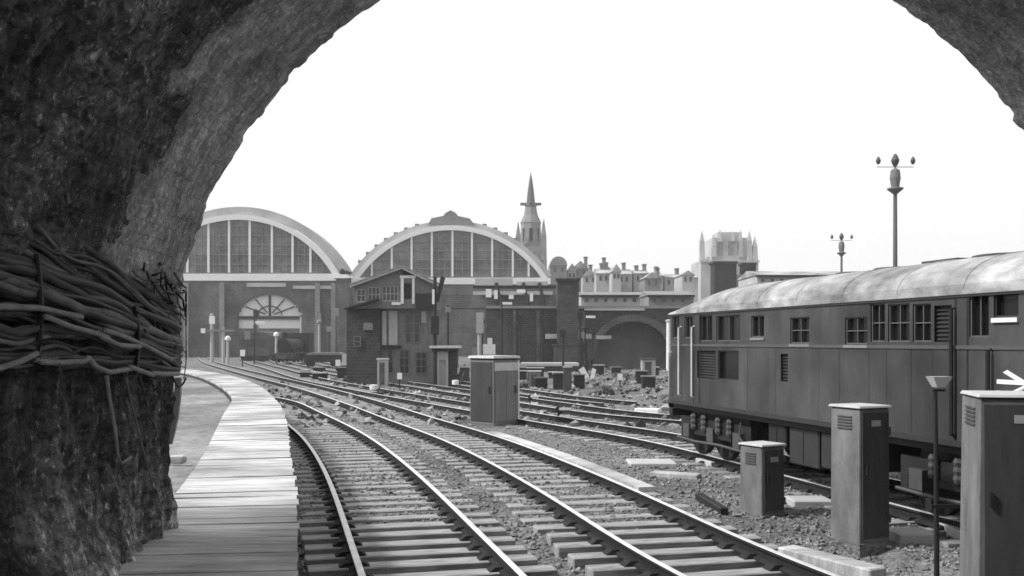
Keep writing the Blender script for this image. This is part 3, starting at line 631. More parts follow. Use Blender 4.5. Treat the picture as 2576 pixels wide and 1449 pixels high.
# ------------------------------------------------------------------ yard lamps
def yard_lamp():
    t = thing('yard_lamp', 'tall yard lamp with three small lanterns rising behind the locomotive roof', 'lamp', (0,0,0), 'three headed yard lamps')
    b = MB(); b.tube([(0,0,0),(0,0,9.4)], .125, 12, .085); b.build('pole', M['greyd'], t, smooth=True)
    b = MB(); b.lathe([(.09,9.2),(.36,9.42),(.36,9.48),(.18,9.52),(.24,9.95),(.2,10.3),(.06,10.4)], n=14); b.build('collar', M['frame'], t)
    b = MB(); b.box(-.85,.85,-.012,.012,10.44,10.47); b.tube([(0,0,10.3),(0,0,10.6)], .05, 8); b.build('cross_arm', M['frame'], t)
    for x, s in ((-.78,.62),(0,1.0),(.82,.62)):
        b = MB(); b.lathe([(.04*s,.34*s),(.1*s,.26*s),(.19*s,.05*s),(.17*s,-.05*s),(.09*s,-.22*s)], x, 0, 10.72, 10); b.build('lantern', M['greyd'], t)
    return t
yl = yard_lamp(); D = 45; yl.location = (PX(2252,D), D, GZ); k = (PZ(385,D)-GZ)/11.1; yl.scale = (k,)*3
y2 = copy_tree(yl); D = 84; y2.location = (PX(2117,D), D, GZ); k = (PZ(585,D)-GZ)/11.1; y2.scale = (k,)*3; y2['label'] = 'smaller looking yard lamp farther off, left of the tall one'

# ------------------------------------------------------------------ train sheds
def shed(label, cx, hw, yb, ya, yroof, D, ribs, lantern, dep):
    X = PX(cx, D); hwm = hw*D/F; zb = PZ(yb, D); rise = PZ(ya, D)-zb; Rr_ = (hwm**2+rise**2)/(2*rise); zc = zb+rise-Rr_
    th0 = math.asin(min(1, hwm/Rr_))
    if rise > hwm: th0 = math.pi-th0
    arc = lambda r, n=40: [(X+r*math.sin(a), zc+r*math.cos(a)) for a in np.linspace(-th0, th0, n)]
    zat = lambda x: zc+math.sqrt(max(0, (Rr_-.9)**2-(x-X)**2))
    t = thing('train_shed', label, 'train shed', (X, D, GZ), 'arched train sheds')
    b = MB(); b.prism(arc(Rr_-.6), D+.5, D+.62); g = b.build('gable_glazing', M['shedglass'], t)
    for x in ribs:
        b = MB(); xx = PX(x, D); b.box(xx-.17, xx+.17, D+.2, D+.45, zb+.3, zat(xx)+.4); b.build('rib', M['white'], g)
    b = MB(); z = zb+1.6
    while z < zb+rise-1.2:
        w_ = math.sqrt(max(0, (Rr_-1)**2-(z-zc)**2)); b.box(X-w_, X+w_, D+.3, D+.46, z-.07, z+.07); z += 1.5
    for i in range(-16, 17):
        xx = X+i*hwm/16.5
        if zat(xx)-zb > 1: b.box(xx-.06, xx+.06, D+.33, D+.44, zb+.3, zat(xx))
    b.build('glazing_bar', M['palem'], g)
    o_, i_ = arc(Rr_+.1), arc(Rr_-.72); b = MB(); n_ = len(o_)
    vs = [(x, D, z) for x, z in o_]+[(x, D, z) for x, z in i_]+[(x, D+.9, z) for x, z in o_]+[(x, D+.9, z) for x, z in i_]; fs = []
    for i in range(n_-1): fs += [(i, i+1, n_+i+1, n_+i), (2*n_+i, 3*n_+i, 3*n_+i+1, 2*n_+i+1), (i, 2*n_+i, 2*n_+i+1, i+1), (n_+i, n_+i+1, 3*n_+i+1, 3*n_+i)]
    b.add(vs, fs); b.build('arch_rim', M['white'], t)
    dz = PZ(yroof, D)-PZ(ya, D)
    b = MB(); o_, i_ = arc(Rr_+dz), arc(Rr_+.16); vs = [(x, D+.9, z) for x, z in o_]+[(x, D+.9, z) for x, z in i_]+[(x, D+dep, z) for x, z in o_]+[(x, D+dep, z) for x, z in i_]; fs = []
    for i in range(n_-1): fs += [(i, i+1, n_+i+1, n_+i), (2*n_+i, 3*n_+i, 3*n_+i+1, 2*n_+i+1), (i, 2*n_+i, 2*n_+i+1, i+1), (n_+i, n_+i+1, 3*n_+i+1, 3*n_+i)]
    b.add(vs, fs); b.build('roof', M['pale'], t)
    if lantern:
        b = MB(); zt = zc+Rr_+dz
        b.prism([(X-3.7,zt-.6),(X-3.2,zt+.35),(X-1.2,zt+.75),(X-.9,zt+1.2),(X,zt+1.7),(X+.9,zt+1.2),(X+1.2,zt+.75),(X+3.2,zt+.3),(X+3.9,zt-.6)], D+.6, D+60); b.build('ridge_lantern', M['palem'], t)
        for k in range(-9, 10):
            if abs(k) < 3: continue
            b = MB(); a = k*th0/10.5; b.box(X+(Rr_+dz)*math.sin(a)-.35, X+(Rr_+dz)*math.sin(a)+.35, D+1, D+2, zc+(Rr_+dz)*math.cos(a)-.2, zc+(Rr_+dz)*math.cos(a)+.28); b.build('roof_vent', M['frame'], t)
    b = MB(); b.box(X-hwm-.6, X+hwm+.6, D-.1, D+1., zb-1.0, zb+.1); b.build('base_beam', M['white'], t)
    return t, X, hwm, zb
D1, D2 = 150., 160.
t1, Xl, hl, zl = shed('larger looking arched train shed with glazed end, nearest the stone pier', 597, 252, 690, 541, 518, D1, [470,523,575,627,683,735,780], False, 7)
t2, Xr, hr, zr = shed('arched train shed with stepped ridge lantern, directly left of the spire', 1133, 243, 700, 568, 553, D2, [935,985,1035,1086,1138,1187,1238,1290,1330], True, 62)
# brick front under the left shed with its fanlight opening
b = MB(); X = PX(677, D1); ra = 79*D1/F; zs = PZ(800, D1); x0, x1 = PX(300, D1), PX(858, D1); ztop = zl-1.02; zo = PZ(826, D1)
b.box(x0, X-ra, D1, D1+1, GZ, ztop); b.box(X+ra, x1, D1, D1+1, GZ, ztop); b.box(X-ra, X+ra, D1, D1+1, GZ, zo)
for i in range(28):
    a0 = X-ra+2*ra*i/28; a1 = a0+2*ra/28; q = (a0+a1)/2-X; b.box(a0, a1, D1, D1+1, zs+math.sqrt(max(0, ra*ra-q*q))*.75, ztop)
fw = b.build('front_wall', M['brickm'], t1)
b = MB(); hh = lambda q: zs+math.sqrt(max(0, ra*ra-q*q))*.75
for i in range(28): a0 = X-ra+2*ra*i/28; a1 = a0+2*ra/28; b.box(a0, a1, D1+.6, D1+.7, zo, hh((a0+a1)/2-X)+.02)
fl = b.build('fanlight', M['white'], fw)
b = MB(); b.box(X-ra, X+ra, D1+.3, D1+.55, PZ(803,D1), PZ(795,D1)); b.box(X-.16, X+.16, D1+.35, D1+.5, PZ(795,D1), hh(0)-.1)
for a in (-58,-30,30,58): 
    dx, dz = math.sin(R(a)), math.cos(R(a))*.75; b.tube([(X+dx*.8, D1+.45, PZ(795,D1)+dz*.8), (X+dx*ra*.93, D1+.45, zs+dz*ra*.93)], .09, 5)
b.tube([(X+1.9*math.sin(a), D1+.45, PZ(795,D1)+1.6*math.cos(a)) for a in np.linspace(-1.5,1.5,12)], .08, 5)
b.build('fanlight_bar', M['black'], fl)
b = MB(); b.box(PX(738,D1), PX(858,D1), D1-.3, D1-.02, PZ(727,D1), PZ(719,D1)); b.box(PX(622,D1), PX(720,D1), D1-.3, D1-.02, PZ(722,D1), PZ(712,D1)); b.build('fascia_strip', M['pale'], t1)
for xq in (470, 560, 800, 840): b = MB(); b.box(PX(xq-6,D1), PX(xq+6,D1), D1-.5, D1-.02, GZ, PZ(712,D1)); b.build('buttress', M['palem'], t1)
# brick front under the right shed
b = MB(); b.box(PX(880,D2), PX(1400,D2), D2, D2+1, GZ, zr-1.02); b.build('front_wall', M['brickm'], t2)
b = MB(); b.box(PX(1190,D2), PX(1390,D2), D2-.3, D2-.02, PZ(742,D2), PZ(733,D2)); b.build('fascia_strip', M['pale'], t2)
# pier between the sheds
D = 149.; pp = thing('brick_pier', 'brick pier with a dark ball finial between the two train sheds', 'pier', (PX(861,D), D, GZ))
b = MB(); b.tbox(846, 878, 700, 899, D, 2); b.build('shaft', M['brickm'], pp); b = MB(); b.frust(PX(861,D), D+1, PZ(700,D), PZ(690,D), 2.6, 2.6, 1.6, 1.6); b.build('cap', M['pale'], pp)
b = MB(); rock(b, (PX(858,D), D+1, PZ(682,D)), (.45,.45,.5), shape=ICO2, power=1, amp=0); b.build('finial', M['black'], pp)

# ------------------------------------------------------------------ clock spire and pinnacled tower far behind
D = 262.; q = D/F
sp = thing('spire', 'slender stone spire with gallery and corner pinnacles behind the right train shed', 'spire', (PX(1336,D), D, GZ)); cx, cy = PX(1336,D), D+4.2
def zz(y): return PZ(y, D)
b = MB(); b.frust(cx, cy, GZ, zz(618), 8.4, 8.4, 7.4, 7.4)
for sx in (-1,1):
    b.box(cx+sx*1.6-.5, cx+sx*1.6+.5, cy-4.05, cy-3.6, zz(690), zz(635))
b.build('tower', M['palem'], sp)
for sx in (-1,1):
    for sy in (-1,1):
        b = MB(); b.frust(cx+sx*3.5, cy+sy*3.5, zz(690), zz(595), 1.7, 1.7, 1.3, 1.3); b.frust(cx+sx*3.5, cy+sy*3.5, zz(595), zz(556 if sx < 0 else 548), 1.4, 1.4, .08, .08); b.build('pinnacle', M['palem'], sp)
b = MB(); b.lathe([(3.0,0),(2.7,zz(560)-zz(618)),(2.9,zz(556)-zz(618)),(1.9,zz(535)-zz(618)),(1.5,zz(516)-zz(618))], cx, cy, zz(618), 8); b.build('belfry', M['palem'], sp)
b = MB()
for k in range(4): b.box(cx-.5+(-1.8 if k < 1 else 1.8 if k < 2 else 0), cx+.5+(-1.8 if k < 1 else 1.8 if k < 2 else 0), cy-2.9+(.8 if k < 2 else 0), cy-2.6+(.8 if k < 2 else 0), zz(606), zz(572))
b.build('belfry_opening', M['black'], sp)
b = MB(); b.box(cx-2.9, cx+2.9, cy-.5, cy+.5, zz(511), zz(505)); b.box(cx-.5, cx+.5, cy-2.9, cy+2.9, zz(510), zz(506)); b.lathe([(1.5,0),(1.7,.4),(1.2,1.2)], cx, cy, zz(516), 8); b.build('gallery', M['greyd'], sp)
b = MB(); b.lathe([(1.25,0),(.8,zz(470)-zz(508)),(.5,zz(450)-zz(508)),(.1,zz(430)-zz(508)),(.03,zz(424)-zz(508))], cx, cy, zz(508), 8); b.build('steeple', M['greyd'], sp)
D = 225.
tw = thing('pinnacled_tower', 'pale square church tower with tall thin pinnacles behind the chimney stacks', 'tower', (PX(1834,D), D, GZ)); cx, cy = PX(1836,D), D+6
b = MB(); b.tbox(1763, 1908, 655, 899, D, 12); b.tbox(1792, 1882, 598, 655, D+1.5, 9); 
b.tbox(1806, 1866, 584, 598, D+2.5, 7)
b.build('body', M['far'], tw)
for x, yt, yb2 in ((1769,578,655),(1800,590,640),(1867,576,640),(1889,578,655),(1903,592,655),(1815,574,600),(1848,578,600)):
    b = MB(); a = 1.0 if yb2 > 650 else .8; b.frust(PX(x,D), D+1.6, PZ(yb2+6,D), PZ(yt+28,D), a*1.35, a*1.35, a, a); b.frust(PX(x,D), D+1.6, PZ(yt+28,D), PZ(yt,D), a*1.1, a*1.1, .06, .06); b.build('pinnacle', M['far'], tw)
for x in (1812, 1838, 1862): b = MB(); b.tbox(x-6, x+6, 606, 642, D+1.35, .1); b.build('louvre', M['palem'], tw)
for x0_, x1_ in ((1763,1790),(1882,1908)):
    for j in range(2): b = MB(); c0 = x0_+j*14; b.tbox(c0, c0+9, 646, 654.5, D-.02, .8); b.build('merlon', M['far'], tw)
b = MB(); b.tbox(1760, 1911, 654.8, 660, D-.4, .38); b.build('string_course', M['pale'], tw)

D = 150.; cs = thing('chimney_block', 'soot black chimney block at the foot of the pale pinnacled tower', 'chimney', (PX(1848,D), D, GZ))
b = MB(); b.tbox(1797, 1853, 663, 790, D, 3); b.tbox(1794, 1856, 657, 662.8, D-.3, 3.6); b.build('stack', M['soot'], cs)
b = MB(); b.tbox(1870, 1902, 666, 790, D+.4, 2.4); b.tbox(1868, 1904, 661, 665.8, D+.1, 3); b.build('stack', M['soot'], cs)
b = MB(); b.tbox(1853.3, 1869.7, 690, 790, D+1, 1); b.build('link_wall', M['pale'], cs)

# ------------------------------------------------------------------ signal box
D = 53.; sb = thing('signal_box', 'tall gabled signal box with white framed door above dark brick base', 'signal box', (PX(980,D), D, GZ))
b = MB(); b.tbox(872, 957, 778, 970, D+.3, 4); wb_ = b.build('brick_base', M['brickd'], sb)
b = MB(); b.tbox(957.5, 1088, 776, 968, D+.6, 4); b.build('tower_wall', M['timber'], sb)
def tw_(x0, x1, y0, y1, Dd, nx_, nz_, par, fm=M['frame']):
    fr = lambda u, v, z: (u, Dd+v, z); return window(par, PX(x0,Dd), PX(x1,Dd), PZ(y1,Dd), PZ(y0,Dd), -.06, fr, nx_, nz_, fm=fm)
tw_(1020,1034,790,862,D+.6,1,3,sb); tw_(1042,1056,790,862,D+.6,1,3,sb); tw_(974,990,880,938,D+.6,1,2,sb); tw_(1005,1030,880,940,D+.6,2,3,sb); tw_(1046,1074,885,940,D+.6,2,3,sb)
tw_(890,908,846,872,D+.3,1,2,sb)
b = MB(); b.tbox(914, 938, 812, 830, D+.2, .09); b.build('notice_board', M['palem'], sb)
b = MB(); b.tbox(961, 972, 782, 868, D+.5, .09); b.tbox(978, 1000, 782, 868, D+.5, .09); b.build('pale_cladding', M['pale'], sb)
b = MB(); b.tbox(1060, 1072, 782, 812, D+.5, .09); b.build('pale_panel', M['pale'], sb)
b = MB(); b.tbox(958, 1008, 869, 876, D+.35, .24); b.tbox(866, 957, 775, 779, D+.2, 4.2); b.build('ledge', M['black'], sb)
# cabin
b = MB(); fr = lambda u, v, z: (u, D+v, z)
def r_(x0, x1, y0, y1): return (PX(x0,D), PX(x1,D), PZ(y1,D), PZ(y0,D))
hs = [r_(1016,1036,702,752), r_(926,956,722,760), r_(898,920,727,760), r_(962,1002,720,758)]
b.holes(PX(892,D), PX(1095,D), PZ(776,D), PZ(712,D), hs, 0, .15, fr)
b.box(PX(892,D), PX(894,D), .151, 4.2, PZ(776,D), PZ(712,D), fr); b.box(PX(1092,D), PX(1095,D), .151, 4.2, PZ(776,D), PZ(712,D), fr)
b.build('cabin_wall', M['timber'], sb)
b = MB(); b.prism([(PX(892,D),PZ(711.8,D)),(PX(1095,D),PZ(711.8,D)),(PX(1012,D),PZ(674,D))], D+.0, D+.14); b.build('gable', M['timber'], sb)
ww = tw_(926,956,722,760,D+.1,3,2,sb, M['pale']); tw_(898,920,727,760,D+.1,2,2,sb, M['pale']); tw_(962,1002,720,758,D+.1,4,2,sb, M['pale'])
b = MB(); b.tbox(1016.5, 1035.5, 702.5, 775, D+.08, .05); dr = b.build('door', M['black'], sb)
b = MB(); b.tbox(1008, 1015.5, 700, 764, D-.08, .075); b.tbox(1036.5, 1043, 700, 764, D-.08, .075); b.tbox(1006, 1046, 693, 699.5, D-.09, .085); b.tbox(985, 1007.5, 760, 767, D-.08, .075); b.build('door_frame', M['white'], dr)
b = MB(); b.tbox(1012, 1040, 682, 691, D-.05, .045); b.build('gable_vent', M['black'], sb)
b = MB(); b.tbox(1046, 1093, 738, 774, D-.5, .48); b.build('gallery', M['black'], sb)
def slab(mb, xa, ya, xb, yb, th, d0, d1):
    mb.prism([(PX(xa,D),PZ(ya,D)),(PX(xb,D),PZ(yb,D)),(PX(xb,D),PZ(yb+th,D)),(PX(xa,D),PZ(ya+th,D))], d0, d1)
b = MB(); slab(b, 882, 715, 1012, 668, 5, D-.35, D+4.6); slab(b, 1012.1, 668, 1104, 712, 5, D-.35, D+4.6); b.build('roof', M['slated'], sb)
b = MB(); slab(b, 882, 720.2, 1012, 673.2, 4, D-.33, D-.25); slab(b, 1012.2, 673.2, 1104, 717.2, 4, D-.33, D-.25); b.build('bargeboard', M['pale'], sb)
b = MB(); b.prism([(PX(874,D),PZ(776,D)),(PX(955,D),PZ(752,D)),(PX(955,D),PZ(757,D)),(PX(874,D),PZ(781,D))], D-.9, D-.02); b.build('porch_roof', M['black'], sb)
# hut with flat roof
D = 50.; ht = thing('lineside_hut', 'small flat roofed hut with pale front right of the signal box', 'hut', (PX(1115,D), D, GZ))
b = MB(); b.tbox(1092, 1127, 884, 982, D, 1.6); b.build('front', M['pale'], ht); b = MB(); b.tbox(1127.3, 1150, 880, 976, D+.25, 1.2); b.build('side_bay', M['brickd'], ht)
b = MB(); b.tbox(1080, 1156, 870, 876, D-.5, 2.4); b.build('roof', M['cap'], ht); b = MB(); b.tbox(1086, 1150, 876.2, 884, D-.25, 2); b.build('fascia', M['black'], ht)
b = MB(); b.tbox(1106, 1120, 905, 980, D-.05, .045); b.build('door', M['palem'], ht)
# signal mast by the hut
D = 51.; sm = thing('signal_mast', 'dark signal mast with raised arm between signal box and hut', 'signal', (PX(1093,D)-.0, D, GZ))
b = MB(); b.tube([(PX(1098,D),D-1,GZ),(PX(1098,D),D-1,PZ(700,D))], .11, 8, .09); b.build('mast', M['black'], sm)
b = MB(); b.prism([(PX(1100,D),PZ(760,D)),(PX(1108,D),PZ(764,D)),(PX(1124,D),PZ(702,D)),(PX(1113,D),PZ(698,D))], D-1.2, D-1.12); b.build('signal_arm', M['black'], sm)
b = MB(); b.tbox(1084, 1104, 795, 842, D-1.2, .3); b.build('relay_box', M['black'], sm)
b = MB(); b.tbox(1087, 1093, 728, 765, D-1.25, .05); b.build('white_strip', M['white'], sm)

# ------------------------------------------------------------------ grey cabinet between the tracks
D = 27.6; cb = thing('equipment_cabinet', 'wide grey metal equipment cabinet with pale panel standing between the tracks', 'cabinet', (PX(1243,D), D, GZ)); X = PX(1243,D)
hh_ = PZ(905,D); rz = R(45); wdt = .98
b = MB(); b.frust(X, D, GZ+.06, hh_, wdt, wdt, wdt, wdt, rz); b.build('body', M['grey'], cb, bevel=.012)
b = MB(); b.frust(X, D, GZ-.1, GZ+.059, wdt+.12, wdt+.12, wdt+.12, wdt+.12, rz); b.build('plinth', M['concrete'], cb)
b = MB(); b.frust(X, D, hh_+.001, hh_+.05, wdt*.98, wdt*.98, wdt*.98, wdt*.98, rz); b.build('gasket', M['black'], cb)
b = MB(); b.frust(X, D, hh_+.051, hh_+.12, wdt+.1, wdt+.1, wdt+.04, wdt+.04, rz); b.build('cap', M['cap'], cb)
def CF(face):
    a = rz if face == 0 else rz-math.pi/2      # face 0 faces right-front, face 1 left-front
    return lambda u, v, z: (X+u*math.cos(a)-v*math.sin(a), D+u*math.sin(a)+v*math.cos(a), z)
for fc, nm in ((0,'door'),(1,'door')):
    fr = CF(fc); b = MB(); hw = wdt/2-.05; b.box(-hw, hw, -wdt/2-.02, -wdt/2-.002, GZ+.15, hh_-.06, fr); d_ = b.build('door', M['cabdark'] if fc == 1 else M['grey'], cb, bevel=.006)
    b = MB(); b.box(hw-.12, hw-.07, -wdt/2-.05, -wdt/2-.021, .75, .95, fr); b.build('handle', M['black'], d_)
    b = MB(); b.box(-.003, .003, -wdt/2-.024, -wdt/2-.0205, GZ+.16, hh_-.07, fr); b.build('seam', M['black'], d_)
# the pale strip along the top of one face
# find the face turned toward the right of the picture
fr = CF(0)
b = MB(); b.box(-wdt/2+.03, wdt/2-.03, -wdt/2-.03, -wdt/2-.021, hh_-.30, hh_-.07, fr); b.build('pale_panel', M['cap'], cb)
b = MB(); fr = CF(0); b.box(wdt/2-.03, wdt/2+.02, -wdt/2-.03, -wdt/2+.03, GZ+.1, hh_-.02, fr); b.build('corner_strip', M['lead'], cb)

# ------------------------------------------------------------------ walls and sheds right of centre
D = 85.; rw = thing('retaining_wall', 'long sooty brick retaining wall with pale bands and a dark tunnel mouth', 'wall', (PX(1440,D), D, GZ))
X = PX(1592,D); ra = 98*D/F; zs = PZ(905,D); x0, x1 = PX(1222,D), PX(1740,D); ztop = PZ(776,D)
b = MB(); b.box(x0, X-ra, D, D+1, GZ, ztop); b.box(X+ra, x1, D, D+1, GZ, ztop); hh2 = lambda q: zs+math.sqrt(max(0, ra*ra-q*q))
for i in range(28): a0 = X-ra+2*ra*i/28; a1 = a0+2*ra/28; b.box(a0, a1, D, D+1, hh2((a0+a1)/2-X), ztop)
b.build('wall', M['brickd'], rw)
b = MB(); b.box(X-ra-.5, X+ra+.5, D+3, D+3.3, GZ, ztop); b.box(X-ra-.5, X-ra, D+1.01, D+3, GZ, ztop); b.box(X+ra, X+ra+.5, D+1.01, D+3, GZ, ztop); b.box(X-ra-.5, X+ra+.5, D+1.01, D+3, ztop-.3, ztop); b.build('tunnel', M['palem'], rw)
b = MB(); ang = np.linspace(0, math.pi, 31)
o_ = [(X+(ra+.55)*math.cos(a), zs+(ra+.55)*math.sin(a)) for a in ang]; i_ = [(X+(ra-.05)*math.cos(a), zs+(ra-.05)*math.sin(a)) for a in ang]; n_ = 31
b.add([(x,D-.18,z) for x,z in o_]+[(x,D-.18,z) for x,z in i_]+[(x,D-.01,z) for x,z in o_]+[(x,D-.01,z) for x,z in i_], [f for i in range(n_-1) for f in ((i,i+1,n_+i+1,n_+i),(i,2*n_+i,2*n_+i+1,i+1),(n_+i,n_+i+1,3*n_+i+1,3*n_+i))]); b.build('arch_ring', M['brickm'], rw)
b = MB(); b.tbox(1372, 1488, 840, 852, D-.4, .38); b.tbox(1500, 1538, 844, 853, D-.4, .38); b.tbox(1470, 1622, 776, 781, D-.3, .28); b.build('string_band', M['pale'], rw)
b = MB(); b.tbox(1222, 1740, 769, 775.8, D-.3, 1.6); b.build('coping', M['palem'], rw)
for x in (1290,1350,1432,1462): b = MB(); b.tbox(x, x+8, 782, 925, D-.35, .33); b.build('buttress', M['brickm'], rw)
D = 84.; dp = thing('brick_stack', 'dark square brick stack rising above the retaining wall', 'pier', (PX(1430,D), D, GZ))
b = MB(); b.tbox(1402, 1456, 706, 925, D-.6, .59); b.build('shaft', M['brickd'], dp); b = MB(); b.tbox(1398, 1460, 700, 706, D-.8, 1); b.build('cap', M['black'], dp)
# road bridge parapet between wall and right shed
D = 104.; rb = thing('road_bridge', 'road bridge with pale parapet panels below the right train shed', 'bridge', (PX(1310,D), D, GZ))
b = MB(); b.tbox(1110, 1400, 742, 775, D, 4); b.build('deck', M['brickm'], rb); b = MB(); b.tbox(1195, 1290, 700, 718, D-.4, .3); b.tbox(1300, 1378, 708, 718, D-.4, .3); b.tbox(1212, 1386, 738, 741.8, D-.3, .3); b.build('parapet', M['pale'], rb)
b = MB(); b.tbox(1190, 1400, 718.3, 726, D-.2, .3); b.build('girder', M['black'], rb)
for x0_, x1_, y0_, y1_ in ((1222,1236,727,748),(1243,1252,730,752),(1300,1322,728,737),(1333,1341,738,758),(1280,1292,742,752)):
    b = MB(); b.tbox(x0_, x1_, y0_, y1_, D-.7, .08); b.build('poster', M['white'], rb)
for x in (1262, 1330, 1370): b = MB(); b.tube([(PX(x,D), D-.5, PZ(770,D)), (PX(x-14,D), D-.5, PZ(712,D))], .2, 6); b.build('strut', M['black'], rb)
def lowshed(label, x0, x1, ye, yr, yb, D, wm, rm, dep=7):
    t = thing('goods_shed', label, 'shed', (PX((x0+x1)/2,D), D, GZ), 'long low sheds behind the wall')
    b = MB(); b.tbox(x0, x1, ye, yb, D, dep); b.build('wall', wm, t)
    b = MB(); xa, xb = PX(x0-3,D), PX(x1+3,D); b.add([(xa,D-.5,PZ(ye,D)),(xb,D-.5,PZ(ye,D)),(xb,D+dep/2,PZ(yr,D)),(xa,D+dep/2,PZ(yr,D)),(xb,D+dep+.5,PZ(ye,D)),(xa,D+dep+.5,PZ(ye,D))], [(0,1,2,3),(3,2,4,5),(0,3,5),(1,4,2),(0,5,4,1)]); b.build('roof', rm, t)
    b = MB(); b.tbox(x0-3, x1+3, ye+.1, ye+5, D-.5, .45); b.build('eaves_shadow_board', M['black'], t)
    b = MB(); k = x0+10
    while k < x1-16: b.tbox(k, k+8, ye+9, ye+17, D-.05, .1); k += 24
    b.build('window_band', M['glass'], t)
lowshed('long low shed with pale walls directly above the tunnel mouth', 1462, 1625, 742, 731, 790, 110., M['pale'], M['slated'])
lowshed('low dark roofed shed right of the long pale walled shed', 1632, 1745, 742, 728, 800, 100., M['palem'], M['slated'])
lowshed('broad pale warehouse whose roof edge shows above the locomotive roof', 1905, 2330, 692, 675, 800, 120., M['pale'], M['slate'], 10)
D = 84.; b = MB(); b.tube([(PX(1663,D),D-4,GZ),(PX(1663,D),D-4,PZ(812,D))], .2, 10, .17); wp = thing('white_post', 'tall white round post left of the diesel locomotive front', 'post', (PX(1663,D), D-4, GZ)); b.build('shaft', M['white'], wp)
b = MB(); b.lathe([(.26,0),(.26,.12),(.1,.2)], PX(1663,D), D-4, PZ(812,D), 10); b.build('cap', M['pale'], wp)

# ------------------------------------------------------------------ skyline houses and trees
hr_ = random.Random(17)
for i, (x0, x1, ye, yr, chs, lb) in enumerate([(1500,1548,688,672,(1514,1526),'terraced house with two chimneys just right of the bare skyline trees'),(1552,1590,690,674,(1570,),'narrow terraced house with single broad chimney on the skyline'),
        (1594,1632,688,676,(1602,1622),'terraced house with widely spaced chimneys on the skyline'),(1636,1668,694,682,(1652,),'lower terraced house with one chimney near the skyline gap'),(1672,1756,698,686,(1704,),'wide low house on the skyline left of the pinnacled tower')]):
    D = 190.+i*3; t = thing('terraced_house', lb, 'house', (PX((x0+x1)/2,D), D, GZ), 'houses along the skyline')
    b = MB(); b.tbox(x0, x1, ye, 800, D, 8); b.build('wall', M['far'], t)
    b = MB(); xa, xb = PX(x0-1,D), PX(x1+1,D); b.add([(xa,D-.4,PZ(ye,D)),(xb,D-.4,PZ(ye,D)),(xb,D+4,PZ(yr,D)),(xa,D+4,PZ(yr,D)),(xb,D+8.4,PZ(ye,D)),(xa,D+8.4,PZ(ye,D))], [(0,1,2,3),(3,2,4,5),(0,3,5),(1,4,2),(0,5,4,1)]); rf = b.build('roof', M['slate'], t)
    for c in chs: b = MB(); h = hr_.uniform(4,11); b.tbox(c-4, c+4, yr-h, yr+6, D+3, 1.6); b.tbox(c-5, c+5, yr-h-3, yr-h-.1, D+2.8, 2); b.build('chimney', M['palem'], rf)
    for c in np.arange(x0+8, x1-8, 14): b = MB(); b.tbox(c, c+6, ye+6, ye+18, D-.05, .1); b.build('window', M['greyd'], t)
def tree(label, x, yt, yb, wpx, D, m, seed, nl=900, group=None):
    t = thing('tree', label, 'tree', (PX(x,D), D, GZ), group); r = random.Random(seed); s = D/F; zt = PZ(yt,D); zb2 = PZ(yb,D); X = PX(x,D)
    b = MB(); b.tube([(X,D,GZ),(X+.2,D,zb2),(X,D,(zt+zb2)/2)], .35, 8, .1)
    for k in range(5): a = r.uniform(0,6.28); z0 = zb2+(zt-zb2)*r.uniform(0,.4); b.tube([(X,D,z0),(X+math.cos(a)*wpx*s*.3,D+math.sin(a)*wpx*s*.3,z0+(zt-zb2)*.3)], .12, 6, .04)
    b.build('trunk', M['twig'], t)
    b = MB()
    for k in range(34):
        f = r.random(); rr = wpx*s/2*math.sqrt(max(.05, math.sin(math.pi*(.12+.83*f)))); a = r.uniform(0,6.28); q = r.random()**.5
        c = (X+math.cos(a)*rr*.72*q, D+math.sin(a)*rr*.72*q, zb2+(zt-zb2)*(.08+.84*f)); u = r.uniform(.7,1.25)
        leafcloud(b, c, (wpx*s*.15*u,)*2+((zt-zb2)*.10*u,), nl//34, .2, seed*31+k, shell=.3)
    b.build('crown', m, t)
def gabled(label, x0, x1, ye, yr, D, m, round_=False, chs=()):
    t = thing('gabled_house', label, 'house', (PX((x0+x1)/2,D), D, GZ), 'gabled roofs along the skyline'); X0_, X1_, xm = PX(x0,D), PX(x1,D), PX((x0+x1)/2,D)
    b = MB(); b.box(X0_, X1_, D, D+9, GZ, PZ(ye,D)); b.build('wall', m, t); b = MB()
    top = [(X0_-.2,PZ(ye,D)),(xm,PZ(yr,D)),(X1_+.2,PZ(ye,D))] if not round_ else [(xm+(X1_-X0_)*.52*math.cos(a), PZ(ye,D)+(PZ(yr,D)-PZ(ye,D))*math.sin(a)) for a in np.linspace(math.pi, 0, 12)]
    b.prism(top, D-.2, D+9.2); rf = b.build('roof', M['slate'] if not round_ else m, t)
    for c, yc in chs: b = MB(); b.tbox(c-4, c+4, yc, ye, D+2, 1.4); b.tbox(c-5.5, c+5.5, yc-2.5, yc-.1, D+1.8, 1.8); b.build('chimney', M['palem'], rf)
    for k in range(2): b = MB(); c = x0+(x1-x0)*(.28+.44*k); b.tbox(c-3, c+3, ye+5, ye+16, D-.06, .05); b.build('window', M['greyd'], t)
gabled('round topped roof on the skyline directly right of the spire', 1384, 1426, 668, 645, 200., M['palem'], True)
gabled('steep gabled house right of the round topped roof', 1428, 1450, 682, 662, 206., M['far'])
gabled('tall gabled house with one thin chimney, left of the first terrace', 1440, 1480, 676, 656, 212., M['palem'], False, ((1474,648),))
gabled('low gabled house in front of the tall gabled one', 1466, 1502, 694, 678, 195., M['far'], False, ((1486,668),))
gabled('narrow house with tall stack behind the first terrace', 1512, 1534, 676, 664, 216., M['palem'], False, ((1520,650),))
gabled('small steep gable between the two terraces', 1540, 1562, 684, 664, 184., M['far'])
gabled('wide low gable in front of the lower terrace', 1622, 1662, 700, 684, 180., M['palem'], False, ((1655,676),))
gabled('pale little gable close left of the pinnacled tower', 1716, 1746, 692, 680, 182., M['far'])
